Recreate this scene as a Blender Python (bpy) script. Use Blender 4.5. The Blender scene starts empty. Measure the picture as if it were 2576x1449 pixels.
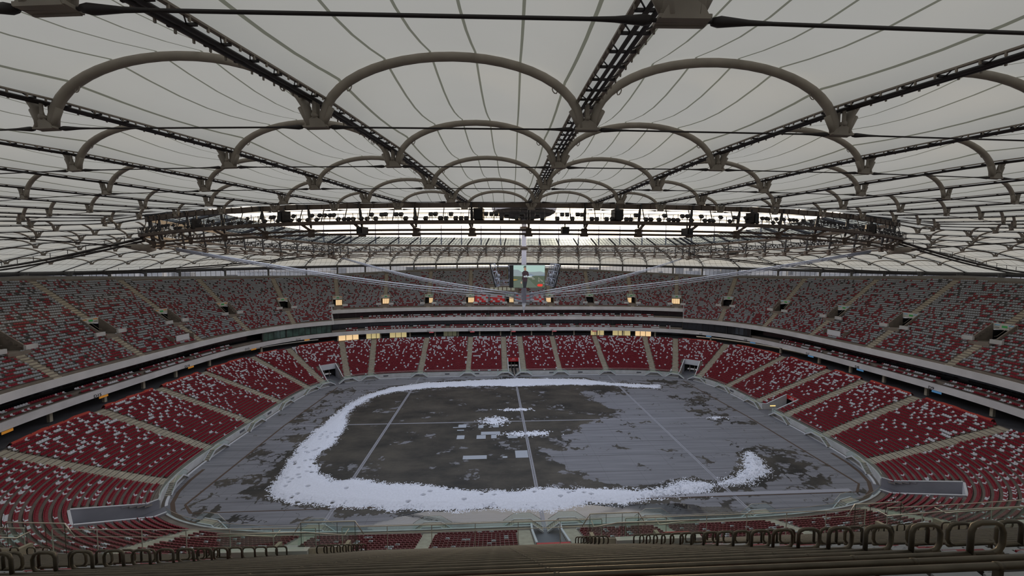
import bpy, math, random
import numpy as np
from mathutils import Vector, Matrix
random.seed(7); rng = np.random.default_rng(7)
SC = bpy.context.scene
COL = SC.collection
PI = math.pi

# ------------------------------------------------------------------ camera
FPX = 930.0
yaw, pitch, roll = math.atan(48/FPX), math.atan(55.5/FPX), -0.001
CAM = Vector((-8.0, -95.3, 41.0))
f_ = Vector((math.sin(yaw)*math.cos(pitch), math.cos(yaw)*math.cos(pitch), -math.sin(pitch)))
r_ = Vector((math.cos(yaw), -math.sin(yaw), 0)); u_ = r_.cross(f_)
cr, sr = math.cos(roll), math.sin(roll)
r2, u2 = r_*cr - u_*sr, r_*sr + u_*cr
cd = bpy.data.cameras.new('camera'); co = bpy.data.objects.new('camera', cd); COL.objects.link(co)
cd.sensor_width = 36.0; cd.lens = FPX/2576*36.0; cd.clip_start = 0.05; cd.clip_end = 90000
co.matrix_world = Matrix(((r2.x, u2.x, -f_.x, CAM.x), (r2.y, u2.y, -f_.y, CAM.y), (r2.z, u2.z, -f_.z, CAM.z), (0, 0, 0, 1)))
SC.camera = co
SC.view_settings.view_transform = 'Standard'; SC.view_settings.look = 'None'
SC.view_settings.gamma = 1; SC.view_settings.use_curve_mapping = False
SC.view_settings.exposure = 0.0
SC.cycles.max_bounces = 7; SC.cycles.diffuse_bounces = 4; SC.cycles.glossy_bounces = 3
SC.cycles.transmission_bounces = 4; SC.cycles.transparent_max_bounces = 12
SC.cycles.sample_clamp_indirect = 6.0
SC.cycles.use_denoising = True

# ------------------------------------------------------------------ sky and sun
SUN_EL, SUN_AZ = math.radians(5.6), math.radians(12.6)       # azimuth from +Y towards +X
sd = Vector((math.sin(SUN_AZ)*math.cos(SUN_EL), math.cos(SUN_AZ)*math.cos(SUN_EL), math.sin(SUN_EL)))
W = bpy.data.worlds.new('sky'); SC.world = W; W.use_nodes = True
nt = W.node_tree; nt.nodes.clear()
def N(t, **k):
    n = nt.nodes.new(t)
    for a, b in k.items(): setattr(n, a, b)
    return n
out = N('ShaderNodeOutputWorld'); bg = N('ShaderNodeBackground')
tc = N('ShaderNodeTexCoord'); sep = N('ShaderNodeSeparateXYZ')
nt.links.new(tc.outputs['Generated'], sep.inputs[0])
rampz = N('ShaderNodeValToRGB')
e = rampz.color_ramp.elements
e[0].position = 0.0; e[0].color = (0.30, 0.27, 0.27, 1)
e[1].position = 1.0; e[1].color = (0.42, 0.47, 0.58, 1)
for p, c in ((0.4985, (0.34, 0.31, 0.31, 1)), (0.501, (0.95, 0.78, 0.60, 1)), (0.56, (0.98, 0.88, 0.74, 1)), (0.64, (0.86, 0.82, 0.78, 1)), (0.8, (0.55, 0.58, 0.66, 1))):
    q = e.new(p); q.color = c
mp = N('ShaderNodeMath', operation='MULTIPLY_ADD'); mp.inputs[1].default_value = 0.5; mp.inputs[2].default_value = 0.5
nt.links.new(sep.outputs['Z'], mp.inputs[0]); nt.links.new(mp.outputs[0], rampz.inputs[0])
dot = N('ShaderNodeVectorMath', operation='DOT_PRODUCT'); dot.inputs[1].default_value = sd
nrm = N('ShaderNodeVectorMath', operation='NORMALIZE'); nt.links.new(tc.outputs['Generated'], nrm.inputs[0])
nt.links.new(nrm.outputs[0], dot.inputs[0])
mx = N('ShaderNodeMath', operation='MAXIMUM'); mx.inputs[1].default_value = 0; nt.links.new(dot.outputs['Value'], mx.inputs[0])
def powterm(ex, k):
    a = N('ShaderNodeMath', operation='POWER'); a.inputs[1].default_value = ex; nt.links.new(mx.outputs[0], a.inputs[0])
    b = N('ShaderNodeMath', operation='MULTIPLY'); b.inputs[1].default_value = k; nt.links.new(a.outputs[0], b.inputs[0]); return b
t1, t2 = powterm(9, 0.9), powterm(900, 9.0)
ad = N('ShaderNodeMath', operation='ADD'); nt.links.new(t1.outputs[0], ad.inputs[0]); nt.links.new(t2.outputs[0], ad.inputs[1])
glow = N('ShaderNodeMix', data_type='RGBA'); glow.blend_type = 'ADD'; glow.inputs[0].default_value = 1
gc = N('ShaderNodeVectorMath', operation='SCALE'); gc.inputs[0].default_value = (1.0, 0.80, 0.52); nt.links.new(ad.outputs[0], gc.inputs['Scale'])
nt.links.new(rampz.outputs[0], glow.inputs[6]); nt.links.new(gc.outputs[0], glow.inputs[7])
nt.links.new(glow.outputs[2], bg.inputs[0]); bg.inputs[1].default_value = 1.9
nt.links.new(bg.outputs[0], out.inputs[0])
sl = bpy.data.lights.new('sun', 'SUN'); sl.energy = 1.2; sl.angle = math.radians(2.0); sl.color = (1.0, 0.72, 0.42)
so = bpy.data.objects.new('sun', sl); COL.objects.link(so)
so.rotation_euler = (-sd).to_track_quat('-Z', 'Y').to_euler(); so.location = (60, 260, 90)

# ------------------------------------------------------------------ materials
MAT = {}
def mat(name, col, rough=0.6, metal=0.0, noise=None, emit=None, spec=0.5):
    """noise = (scale, amount) mottles the colour."""
    if name in MAT: return MAT[name]
    m = bpy.data.materials.new(name); m.use_nodes = True; t = m.node_tree
    b = t.nodes['Principled BSDF']; b.inputs['Base Color'].default_value = (*col, 1)
    b.inputs['Roughness'].default_value = rough; b.inputs['Metallic'].default_value = metal
    b.inputs['Specular IOR Level'].default_value = spec
    if noise:
        c = t.nodes.new('ShaderNodeTexCoord'); n = t.nodes.new('ShaderNodeTexNoise'); n.inputs['Scale'].default_value = noise[0]
        n.inputs['Detail'].default_value = 5
        r = t.nodes.new('ShaderNodeValToRGB'); k = noise[1]
        r.color_ramp.elements[0].position = 0.3; r.color_ramp.elements[1].position = 0.7
        r.color_ramp.elements[0].color = (*[x*(1-k) for x in col], 1); r.color_ramp.elements[1].color = (*[min(1, x*(1+k)) for x in col], 1)
        t.links.new(c.outputs['Object'], n.inputs['Vector']); t.links.new(n.outputs['Fac'], r.inputs[0]); t.links.new(r.outputs[0], b.inputs['Base Color'])
    if emit: b.inputs['Emission Color'].default_value = (*emit[:3], 1); b.inputs['Emission Strength'].default_value = emit[3]
    MAT[name] = m; return m
def glassmat(name, tint, gloss=0.08, opa=0.15):
    if name in MAT: return MAT[name]
    m = bpy.data.materials.new(name); m.use_nodes = True; t = m.node_tree; t.nodes.clear()
    o = t.nodes.new('ShaderNodeOutputMaterial'); tr = t.nodes.new('ShaderNodeBsdfTransparent'); tr.inputs[0].default_value = (*[min(1, x*1.0) for x in tint], 1)
    g = t.nodes.new('ShaderNodeBsdfGlossy'); g.inputs['Roughness'].default_value = 0.08
    d = t.nodes.new('ShaderNodeBsdfDiffuse'); d.inputs[0].default_value = (*tint, 1)
    m1 = t.nodes.new('ShaderNodeMixShader'); m1.inputs[0].default_value = gloss
    m2 = t.nodes.new('ShaderNodeMixShader'); m2.inputs[0].default_value = opa
    t.links.new(tr.outputs[0], m1.inputs[1]); t.links.new(g.outputs[0], m1.inputs[2])
    t.links.new(m1.outputs[0], m2.inputs[1]); t.links.new(d.outputs[0], m2.inputs[2]); t.links.new(m2.outputs[0], o.inputs[0])
    MAT[name] = m; return m
CONC = mat('concrete', (0.20, 0.168, 0.142), 0.85, noise=(0.7, 0.18))
FASC = mat('fascia_concrete', (0.62, 0.61, 0.62), 0.8, noise=(0.25, 0.12))
BEIGE = mat('beige_steps', (0.42, 0.38, 0.30), 0.85, noise=(1.2, 0.15))
WALLC = mat('wall_concrete', (0.52, 0.52, 0.52), 0.8, noise=(0.6, 0.12))
WHITEP = mat('white_paint', (0.62, 0.63, 0.66), 0.6)
REDS = mat('red_plastic', (0.225, 0.010, 0.024), 0.42)
GREYS = mat('grey_plastic', (0.31, 0.33, 0.36), 0.42)
DARKS = mat('dark_plastic', (0.04, 0.04, 0.045), 0.5)
STEEL = mat('beige_steel', (0.285, 0.25, 0.205), 0.6, noise=(1.5, 0.12))
BLACKST = mat('dark_steel', (0.022, 0.017, 0.016), 0.55)
DGREY = mat('graphite_steel', (0.05, 0.048, 0.05), 0.55)
BROWNST = mat('brown_steel', (0.10, 0.072, 0.055), 0.6, noise=(0.8, 0.2))
GALV = mat('galvanised_steel', (0.52, 0.54, 0.60), 0.38, 0.25)
MASTM = mat('mast_paint', (0.58, 0.58, 0.68), 0.5)
TUBE = mat('rail_steel', (0.10, 0.085, 0.062), 0.42, 0.55, noise=(3.0, 0.25))
BRASSR = mat('handrail_steel', (0.62, 0.58, 0.50), 0.3, 0.7)
ORANGE = mat('orange_red_banner', (0.44, 0.048, 0.03), 0.6)
SIGNRED = mat('sign_red', (0.50, 0.015, 0.02), 0.5)
SIGNW = mat('sign_white', (0.75, 0.76, 0.76), 0.5)
BLACK = mat('black_void', (0.008, 0.008, 0.009), 0.7)
DGLASS = mat('dark_glass', (0.012, 0.013, 0.016), 0.12, spec=0.8)
GOLDW = mat('sunset_glow_pane', (0.8, 0.6, 0.35), 0.5, emit=(1.0, 0.68, 0.36, 0.75))  # emission stands in for sunset seen through the glass
GOLDW2 = mat('glow_concourse_window', (0.7, 0.6, 0.3), 0.5, emit=(0.9, 0.74, 0.36, 0.42))  # dimmer emission, also in place of sunset light from behind
GREENG = mat('green_glass', (0.06, 0.11, 0.09), 0.15, noise=(0.35, 0.6), spec=0.8)
BALG = glassmat('balustrade_glass', (0.86, 0.95, 0.92), 0.06, 0.05)
ROOFG = glassmat('roof_glass', (0.42, 0.50, 0.57), 0.10, 0.55)
FACG = glassmat('facade_glass', (0.80, 0.84, 0.88), 0.05, 0.05)
BROWNG = mat('rusty_drain', (0.10, 0.065, 0.045), 0.8)
SNOWM = mat('snow_material', (0.80, 0.82, 0.90), 0.75, noise=(3.0, 0.06))
STRIPM = mat('pale_trench_strip', (0.30, 0.30, 0.33), 0.6, noise=(2, 0.1))
PANELM = mat('pale_cover', (0.42, 0.45, 0.50), 0.5)
LAMP = mat('lamp_glass', (0.75, 0.78, 0.80), 0.2)

def membrane_material():
    m = bpy.data.materials.new('roof_fabric'); m.use_nodes = True; t = m.node_tree; t.nodes.clear()
    n = lambda ty, **k: (lambda x: ([setattr(x, a, b) for a, b in k.items()], x)[1])(t.nodes.new(ty))
    o = n('ShaderNodeOutputMaterial'); uv = n('ShaderNodeUVMap'); uv.uv_map = 'uv'
    sx = n('ShaderNodeSeparateXYZ'); t.links.new(uv.outputs[0], sx.inputs[0])
    fr = n('ShaderNodeMath', operation='FRACT'); t.links.new(sx.outputs['X'], fr.inputs[0])
    s1 = n('ShaderNodeMath', operation='SUBTRACT'); s1.inputs[1].default_value = 0.5; t.links.new(fr.outputs[0], s1.inputs[0])
    ab = n('ShaderNodeMath', operation='ABSOLUTE'); t.links.new(s1.outputs[0], ab.inputs[0])
    gt = n('ShaderNodeMath', operation='GREATER_THAN'); gt.inputs[1].default_value = 0.474; t.links.new(ab.outputs[0], gt.inputs[0])
    tcx = n('ShaderNodeTexCoord'); no = n('ShaderNodeTexNoise'); no.inputs['Scale'].default_value = 0.25; no.inputs['Detail'].default_value = 6
    t.links.new(tcx.outputs['Object'], no.inputs['Vector'])
    def colmix(a, b, seam):
        r = n('ShaderNodeMix', data_type='RGBA'); r.inputs[6].default_value = (*a, 1); r.inputs[7].default_value = (*b, 1); t.links.new(no.outputs['Fac'], r.inputs[0])
        q = n('ShaderNodeMix', data_type='RGBA'); t.links.new(gt.outputs[0], q.inputs[0]); t.links.new(r.outputs[2], q.inputs[6]); q.inputs[7].default_value = (*seam, 1); return q
    c1 = colmix((0.60, 0.59, 0.54), (0.70, 0.69, 0.64), (0.22, 0.22, 0.17)); c2 = colmix((0.53, 0.52, 0.455), (0.59, 0.575, 0.505), (0.20, 0.20, 0.15))
    d = n('ShaderNodeBsdfDiffuse'); tr = n('ShaderNodeBsdfTranslucent'); mx_ = n('ShaderNodeMixShader'); mx_.inputs[0].default_value = 0.5
    t.links.new(c1.outputs[2], d.inputs[0]); t.links.new(c2.outputs[2], tr.inputs[0])
    t.links.new(d.outputs[0], mx_.inputs[1]); t.links.new(tr.outputs[0], mx_.inputs[2]); t.links.new(mx_.outputs[0], o.inputs[0])
    return m
FABRIC = membrane_material()

# ------------------------------------------------------------------ mesh helpers
class MB:
    def __init__(s): s.v = []; s.f = []; s.m = []; s.n = 0; s.sm = []
    def add(s, V, Fc, mi=0, smooth=False):
        V = np.asarray(V, float).reshape(-1, 3); s.v.append(V); k = s.n
        for q in Fc: s.f.append([i+k for i in q]); s.m.append(mi); s.sm.append(smooth)
        s.n += len(V); return s
    def box(s, c, ax, ay, az, dx, dy, dz, mi=0):
        c = np.asarray(c, float); a = np.asarray(ax, float)*dx/2; b = np.asarray(ay, float)*dy/2; d = np.asarray(az, float)*dz/2
        V = [c+i*a+j*b+k*d for k in (-1, 1) for j in (-1, 1) for i in (-1, 1)]
        return s.add(V, [(0, 2, 3, 1), (4, 5, 7, 6), (0, 1, 5, 4), (2, 6, 7, 3), (0, 4, 6, 2), (1, 3, 7, 5)], mi)
    def bar(s, p, q, w, h=None, up=(0, 0, 1), mi=0):
        p = np.asarray(p, float); q = np.asarray(q, float); d = q-p; L = np.linalg.norm(d)
        if L < 1e-6: return s
        d /= L; x = np.cross(d, up); l = np.linalg.norm(x); x = x/l if l > 1e-6 else np.array([1., 0, 0]); z = np.cross(x, d)
        return s.box((p+q)/2, d, x, z, L, w, h or w, mi)
    def tube(s, P, r, n=8, mi=0, closed=False, caps=True, smooth=True):
        P = np.asarray(P, float); m = len(P); R = np.broadcast_to(np.asarray(r, float), (m,))
        if closed: T = np.roll(P, -1, 0)-np.roll(P, 1, 0)
        else: T = np.gradient(P, axis=0)
        T /= np.linalg.norm(T, axis=1)[:, None]+1e-12
        ref = np.array([0, 0, 1.]) if abs(T[0][2]) < 0.9 else np.array([1., 0, 0])
        V = []; x = np.cross(T[0], ref); x /= np.linalg.norm(x)
        for i in range(m):
            x = x-T[i]*np.dot(x, T[i]); x /= np.linalg.norm(x)+1e-12; y = np.cross(T[i], x)
            for k in range(n): a = 2*PI*k/n; V.append(P[i]+R[i]*(x*math.cos(a)+y*math.sin(a)))
        Fc = [(i*n+k, ((i+1) % m)*n+k, ((i+1) % m)*n+(k+1) % n, i*n+(k+1) % n) for i in range(m if closed else m-1) for k in range(n)]
        if caps and not closed: Fc += [tuple(range(n)), tuple(range(m*n-1, (m-1)*n-1, -1))]
        return s.add(V, Fc, mi, smooth)
    def grid(s, G, mi=0, smooth=False, flip=False, wrap=False):
        G = np.asarray(G, float); a, b = G.shape[:2]; Fc = []
        for i in range(a if wrap else a-1):
            i2 = (i+1) % a
            for j in range(b-1):
                q = (i*b+j, i2*b+j, i2*b+j+1, i*b+j+1); Fc.append(q[::-1] if flip else q)
        return s.add(G.reshape(-1, 3), Fc, mi, smooth)
    def prism(s, poly, d, mi=0):
        """poly: list of 3-D points of a flat outline, pushed by vector d."""
        P = np.asarray(poly, float); n = len(P); V = np.vstack([P, P+np.asarray(d, float)])
        return s.add(V, [tuple(range(n))[::-1], tuple(range(n, 2*n))]+[(i, (i+1) % n, n+(i+1) % n, n+i) for i in range(n)], mi)
    def mesh(s, name, mats):
        me = bpy.data.meshes.new(name); V = np.vstack(s.v).astype(np.float32) if s.v else np.zeros((0, 3), np.float32)
        cnt = np.array([len(q) for q in s.f], np.int32); idx = np.fromiter((i for q in s.f for i in q), np.int32)
        me.vertices.add(len(V)); me.vertices.foreach_set('co', V.ravel()); me.loops.add(len(idx)); me.loops.foreach_set('vertex_index', idx)
        me.polygons.add(len(cnt)); me.polygons.foreach_set('loop_start', np.concatenate([[0], np.cumsum(cnt)[:-1]]).astype(np.int32)); me.polygons.foreach_set('loop_total', cnt)
        me.polygons.foreach_set('material_index', np.array(s.m, np.int32)); me.polygons.foreach_set('use_smooth', np.array(s.sm, bool))
        for m in (mats if isinstance(mats, (list, tuple)) else [mats]): me.materials.append(m)
        me.update(); me.validate(); return me
    def build(s, name, mats, parent=None, loc=None):
        o = bpy.data.objects.new(name, s.mesh(name, mats)); COL.objects.link(o)
        if loc is not None:
            o.data.transform(Matrix.Translation(-Vector(loc))); o.location = loc
        if parent is not None:
            o.parent = parent
            if loc is None: o.data.transform(Matrix.Translation(-Vector(parent.location)))
        return o
def tag(o, label=None, cat=None, group=None, kind=None):
    if label: o['label'] = label
    if cat: o['category'] = cat
    if group: o['group'] = group
    if kind: o['kind'] = kind
    return o
def empty(name, loc, label, cat, group=None):
    o = bpy.data.objects.new(name, None); COL.objects.link(o); o.location = [float(x) for x in loc]; o.empty_display_size = 0.2
    return tag(o, label, cat, group)
def text_mesh(txt, size, name, m, origin, right, up, parent=None, depth=0.02, shear=0.0):
    c = bpy.data.curves.new(name, 'FONT'); c.body = txt; c.size = size; c.extrude = depth; c.align_x = 'CENTER'; c.align_y = 'CENTER'; c.shear = shear; c.resolution_u = 2
    o = bpy.data.objects.new(name, c); COL.objects.link(o)
    dg = bpy.context.evaluated_depsgraph_get(); dg.update()
    me = bpy.data.meshes.new_from_object(o.evaluated_get(dg)); bpy.data.objects.remove(o)
    R, U = Vector(right).normalized(), Vector(up).normalized(); Z = R.cross(U)
    M = Matrix(((R.x, U.x, Z.x, origin[0]), (R.y, U.y, Z.y, origin[1]), (R.z, U.z, Z.z, origin[2]), (0, 0, 0, 1)))
    me.transform(M); me.materials.clear(); me.materials.append(m)
    q = bpy.data.objects.new(name, me); COL.objects.link(q)
    if parent is not None: q.parent = parent; me.transform(Matrix.Translation(-parent.location))
    return q
ORD = ['first', 'second', 'third', 'fourth', 'fifth', 'sixth', 'seventh', 'eighth', 'ninth', 'tenth', 'eleventh', 'twelfth', 'thirteenth', 'fourteenth', 'fifteenth', 'sixteenth', 'seventeenth', 'eighteenth', 'nineteenth', 'twentieth']
def nth(i):
    return ORD[i] if i < 20 else ('twenty-' + ORD[i-20] if i < 29 else 'thirtieth' if i == 29 else 'thirty-' + ORD[i-30] if i < 39 else 'fortieth')

# ------------------------------------------------------------------ plan of the bowl: curves t metres behind the pitch-side wall
def ta(t): return 68.0+1.028*t
def tb(t): return 40.2+1.0241*t
def tn(t): return 2.35+2.6*np.exp(-t/29.0)
def F_(x, y, t): return (np.abs(x/ta(t))**tn(t)+np.abs(y/tb(t))**tn(t))-1
NS = 1440
th = np.linspace(0, 2*PI, 20001)
n0 = tn(0.0); cx, sy = np.sin(th), np.cos(th)
rad = (np.abs(cx/ta(0))**n0+np.abs(sy/tb(0))**n0)**(-1/n0)
bx, by = rad*cx, rad*sy
cum = np.concatenate([[0], np.cumsum(np.hypot(np.diff(bx), np.diff(by)))]); L0 = cum[-1]
ss = np.arange(NS)*L0/NS
P0 = np.stack([np.interp(ss, cum, bx), np.interp(ss, cum, by)], 1)
def tval(x, y):
    lo = np.full(x.shape, -20.0); hi = np.full(x.shape, 90.0)
    for _ in range(34):
        mid = (lo+hi)/2; g = F_(x, y, mid) > 0; lo = np.where(g, mid, lo); hi = np.where(g, hi, mid)
    return (lo+hi)/2
DT = 1.0; T0 = -6
def march(sign, steps):
    P = P0.copy(); out_ = []
    for k in range(steps):
        e = 1e-3; x, y = P[:, 0], P[:, 1]
        t0 = tval(x, y); gx = (tval(x+e, y)-t0)/e; gy = (tval(x, y+e)-t0)/e; g2 = gx*gx+gy*gy
        P = P+np.stack([gx/g2, gy/g2], 1)*(sign*DT*(k+1)-t0)[:, None]; out_.append(P)
    return out_
fw = march(1, 70); bw = march(-1, 6)
TAB = np.stack(bw[::-1]+[P0]+fw, 0)                      # index: t = T0 .. 70
def P(s, t):
    s = np.asarray(s, float); t = np.asarray(t, float); s, t = np.broadcast_arrays(s, t)
    u = (s % L0)/L0*NS; i = np.floor(u).astype(int) % NS; fu = (u-np.floor(u))[..., None]
    v = np.clip((t-T0)/DT, 0, TAB.shape[0]-1.001); j = v.astype(int); fv = (v-j)[..., None]
    A = TAB[j, i]*(1-fu)+TAB[j, (i+1) % NS]*fu; B = TAB[j+1, i]*(1-fu)+TAB[j+1, (i+1) % NS]*fu
    return A*(1-fv)+B*fv
def P3(s, t, z):
    q = P(s, t); z = np.broadcast_to(np.asarray(z, float), q.shape[:-1]); return np.concatenate([q, z[..., None]], -1)
def frame(s, t):
    """tangent (increasing s) and outward normal."""
    a = P(s+0.3, t)-P(s-0.3, t); T = a/np.linalg.norm(a); b = P(s, t+0.5)-P(s, t-0.5); Nn = b/np.linalg.norm(b)
    return np.array([*T, 0]), np.array([*Nn, 0])
def s_near(x, y, t):
    c = P(ss, t); return ss[np.argmin((c[:, 0]-x)**2+(c[:, 1]-y)**2)]
def sd_(s, c): return (np.asarray(s)-c+L0/2) % L0-L0/2
UP = np.array([0, 0, 1.])
L = L0
S_R, S_L, S_N = L0/4, 3*L0/4, L0/2
SC_R = s_near(71.5, 55, 27)                                 # where the centre boxes end
def is_centre(s): 
    d = np.abs(sd_(s, 0)); d2 = np.abs(sd_(s, S_N)); return np.minimum(d, d2) <= SC_R
def ztop_t(s):
    c = P(s, 30.0); ang = np.abs(np.arctan2(np.abs(c[..., 0])/99, np.abs(c[..., 1])/71))   # 0 long side, pi/2 end
    return np.interp(ang, [0, 0.35, 0.8, 1.1, PI/2], [53.0, 52.0, 48.3, 49.0, 50.6])
ROW = 0.81; DZL = 0.349
def zl(t): return 1.3+(t-1.9)*DZL/ROW
NL = 26; TL0 = 1.9; ZL0 = 1.3
T_CF = 31.3; Z_CF = 22.5; RU = 0.67; NU0 = -8; NUR = 47
def zu(t):
    d = np.asarray(t, float)-T_CF; r = Z_CF+np.where(d > 0, 0.79, 0.745)*d; return float(r) if r.ndim == 0 else r

# ------------------------------------------------------------------ floor of the arena
def field_material():
    m = bpy.data.materials.new('arena_ground'); m.use_nodes = True; t = m.node_tree; b = t.nodes['Principled BSDF']
    n = lambda ty, **k: (lambda x: ([setattr(x, a, c) for a, c in k.items()], x)[1])(t.nodes.new(ty))
    Lk = t.links.new
    def math_(op, a, c=None, cl=False):
        q = n('ShaderNodeMath', operation=op); q.use_clamp = cl
        for i, v in enumerate((a, c)):
            if v is None: continue
            if isinstance(v, (int, float)): q.inputs[i].default_value = v
            else: Lk(v, q.inputs[i])
        return q.outputs[0]
    tcn = n('ShaderNodeTexCoord'); sp = n('ShaderNodeSeparateXYZ'); Lk(tcn.outputs['Object'], sp.inputs[0]); X, Y = sp.outputs['X'], sp.outputs['Y']
    def noise(scale, det=6, sx=1.0, sy=1.0, ro=0.55):
        mpn = n('ShaderNodeMapping'); mpn.inputs['Scale'].default_value = (sx, sy, 1); Lk(tcn.outputs['Object'], mpn.inputs[0])
        q = n('ShaderNodeTexNoise'); q.inputs['Scale'].default_value = scale; q.inputs['Detail'].default_value = det; q.inputs['Roughness'].default_value = ro; Lk(mpn.outputs[0], q.inputs['Vector']); return q.outputs['Fac']
    def ell(cx_, cy_, rx, ry):
        a = math_('DIVIDE', math_('SUBTRACT', X, cx_), rx); c = math_('DIVIDE', math_('SUBTRACT', Y, cy_), ry)
        return math_('SUBTRACT', 1.0, math_('ADD', math_('POWER', math_('ABSOLUTE', a), 3.0), math_('POWER', math_('ABSOLUTE', c), 3.0)))
    at = n('ShaderNodeAttribute'); at.attribute_name = 'wet'
    # thawing plates: damp cracks between paler dry plates
    vo = n('ShaderNodeTexVoronoi', feature='DISTANCE_TO_EDGE'); vo.inputs['Scale'].default_value = 0.2
    wn = n('ShaderNodeTexNoise'); wn.inputs['Scale'].default_value = 0.35; wn.inputs['Detail'].default_value = 6; Lk(tcn.outputs['Object'], wn.inputs['Vector'])
    wa = n('ShaderNodeVectorMath', operation='SCALE'); wa.inputs['Scale'].default_value = 7.0; Lk(wn.outputs['Color'], wa.inputs[0])
    wb = n('ShaderNodeVectorMath', operation='ADD'); Lk(tcn.outputs['Object'], wb.inputs[0]); Lk(wa.outputs[0], wb.inputs[1]); Lk(wb.outputs[0], vo.inputs['Vector'])
    crack = math_('MULTIPLY', math_('SUBTRACT', 0.11, vo.outputs['Distance']), 3.4, True)
    nz = noise(0.13, 10, 0.8, 1.3, 0.66)
    wsum = math_('ADD', math_('ADD', at.outputs['Fac'], math_('MULTIPLY', math_('SUBTRACT', nz, 0.5), 2.7)), math_('MULTIPLY', crack, 0.8))
    w = math_('MULTIPLY', math_('SUBTRACT', wsum, 0.5), 14.0, True)
    # puddled, mirror-wet patch near the camera side
    pud = math_('MULTIPLY', math_('SUBTRACT', math_('ADD', math_('MULTIPLY', noise(0.16, 5), 1.4), math_('MULTIPLY', math_('MINIMUM', math_('MAXIMUM', ell(3.0, -38.4, 30.0, 3.6), -0.3), 0.35), 1.2)), 0.72), 14.0, True)
    streak = noise(0.6, 5, 0.12, 2.2)
    dry = n('ShaderNodeMix', data_type='RGBA'); dry.inputs[6].default_value = (0.165, 0.165, 0.18, 1); dry.inputs[7].default_value = (0.265, 0.265, 0.285, 1); Lk(math_('ADD', math_('MULTIPLY', math_('SUBTRACT', streak, 0.5), 2.2), 0.5, True), dry.inputs[0])
    wet = n('ShaderNodeMix', data_type='RGBA'); wet.inputs[6].default_value = (0.022, 0.0215, 0.020, 1); wet.inputs[7].default_value = (0.088, 0.077, 0.062, 1); Lk(math_('ADD', math_('MULTIPLY', math_('SUBTRACT', noise(0.11, 9, 0.8, 1.4, 0.65), 0.5), 3.6), 0.5, True), wet.inputs[0])
    mixc = n('ShaderNodeMix', data_type='RGBA'); Lk(w, mixc.inputs[0]); Lk(dry.outputs[2], mixc.inputs[6]); Lk(wet.outputs[2], mixc.inputs[7])
    # board seams running along the pitch
    def lines(coord, per, wd):
        fr = math_('FRACT', math_('ADD', math_('DIVIDE', coord, per), 0.5)); return math_('LESS_THAN', math_('ABSOLUTE', math_('SUBTRACT', fr, 0.5)), wd/per)
    seam = math_('MAXIMUM', lines(Y, 6.2, 0.07), math_('MULTIPLY', lines(X, 7.1, 0.04), 0.4))
    mseam = n('ShaderNodeMix', data_type='RGBA'); Lk(math_('MULTIPLY', seam, 0.6), mseam.inputs[0]); Lk(mixc.outputs[2], mseam.inputs[6]); mseam.inputs[7].default_value = (0.03, 0.028, 0.026, 1)
    mp2 = n('ShaderNodeMix', data_type='RGBA'); Lk(math_('MULTIPLY', pud, 0.8), mp2.inputs[0]); Lk(mseam.outputs[2], mp2.inputs[6]); mp2.inputs[7].default_value = (0.03, 0.03, 0.032, 1)
    Lk(mp2.outputs[2], b.inputs['Base Color'])
    rg = math_('SUBTRACT', math_('SUBTRACT', 0.62, math_('MULTIPLY', w, 0.14)), math_('MULTIPLY', pud, 0.56)); Lk(rg, b.inputs['Roughness'])
    Lk(math_('ADD', 0.3, math_('MULTIPLY', pud, 0.9)), b.inputs['Specular IOR Level'])
    return m
mb = MB(); sN = np.linspace(0, L0, 481)[:-1]
Gc = np.stack([P3(sN, 0.6, 0.0)*np.array([k, k, 1]) for k in np.linspace(0, 1, 71)], 1)
mb.grid(Gc, wrap=True, flip=True)
FLOOR = tag(mb.build('floor', field_material()), 'dark grey arena floor boards with damp patches', 'floor', kind='structure')
mb = MB(); mb.add([(-60000, -1500, -9), (60000, -1500, -9), (60000, 70000, -9), (-60000, 70000, -9)], [(0, 1, 2, 3)])
tag(mb.build('ground', mat('city_ground', (0.16, 0.16, 0.17), 0.9, noise=(0.01, 0.4))), 'grey land around the stadium', 'ground', kind='structure')

def strip_thing(name, label, cat, pts, w, m, h=0.03, group=None, grooves=0):
    mb = MB(); P_ = np.asarray(pts, float); n_ = len(P_); T = np.gradient(P_, axis=0); T /= np.linalg.norm(T, axis=1)[:, None]
    Nn = np.stack([-T[:, 1], T[:, 0]], 1)
    for j in range(max(1, grooves+1)):
        k = max(1, grooves+1); a = -w/2+w*j/k+(0.04 if k > 1 else 0); b = -w/2+w*(j+1)/k-(0.04 if k > 1 else 0)
        A = np.c_[P_+Nn*a, np.full(n_, h)]; B = np.c_[P_+Nn*b, np.full(n_, h)]; A0 = A-[0, 0, h+.02]; B0 = B-[0, 0, h+.02]
        mb.grid(np.stack([A0, A, B, B0], 1), flip=True)
    return tag(mb.build(name, m), label, cat, group)
for x, lb in ((-35, 'pale cable-trench strip crossing the left third of the pitch'), (0, 'pale cable-trench strip along the halfway line of the pitch'), (35, 'pale cable-trench strip crossing the right third of the pitch')):
    strip_thing('trench_cover', lb, 'trench cover', [(x, -40.5), (x, 40)], 0.75, STRIPM, grooves=1)
strip_thing('trench_cover', 'long thin pale trench strip running lengthwise across the pitch', 'trench cover', [(-66, 0.0), (66, 0.0)], 0.42, STRIPM, h=0.025)
strip_thing('drain_channel', 'brown drain channel outlining the left edge of the boards', 'drain', [(-58.1, -33.7), (-60.8, -31.4), (-61.6, 0), (-60.4, 30)], 0.4, BROWNG)
strip_thing('drain_channel', 'brown drain channel outlining the right edge of the boards', 'drain', [(58.1, -33.7), (60.9, -31.3), (61.4, 0), (59.8, 31)], 0.4, BROWNG)
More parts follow.
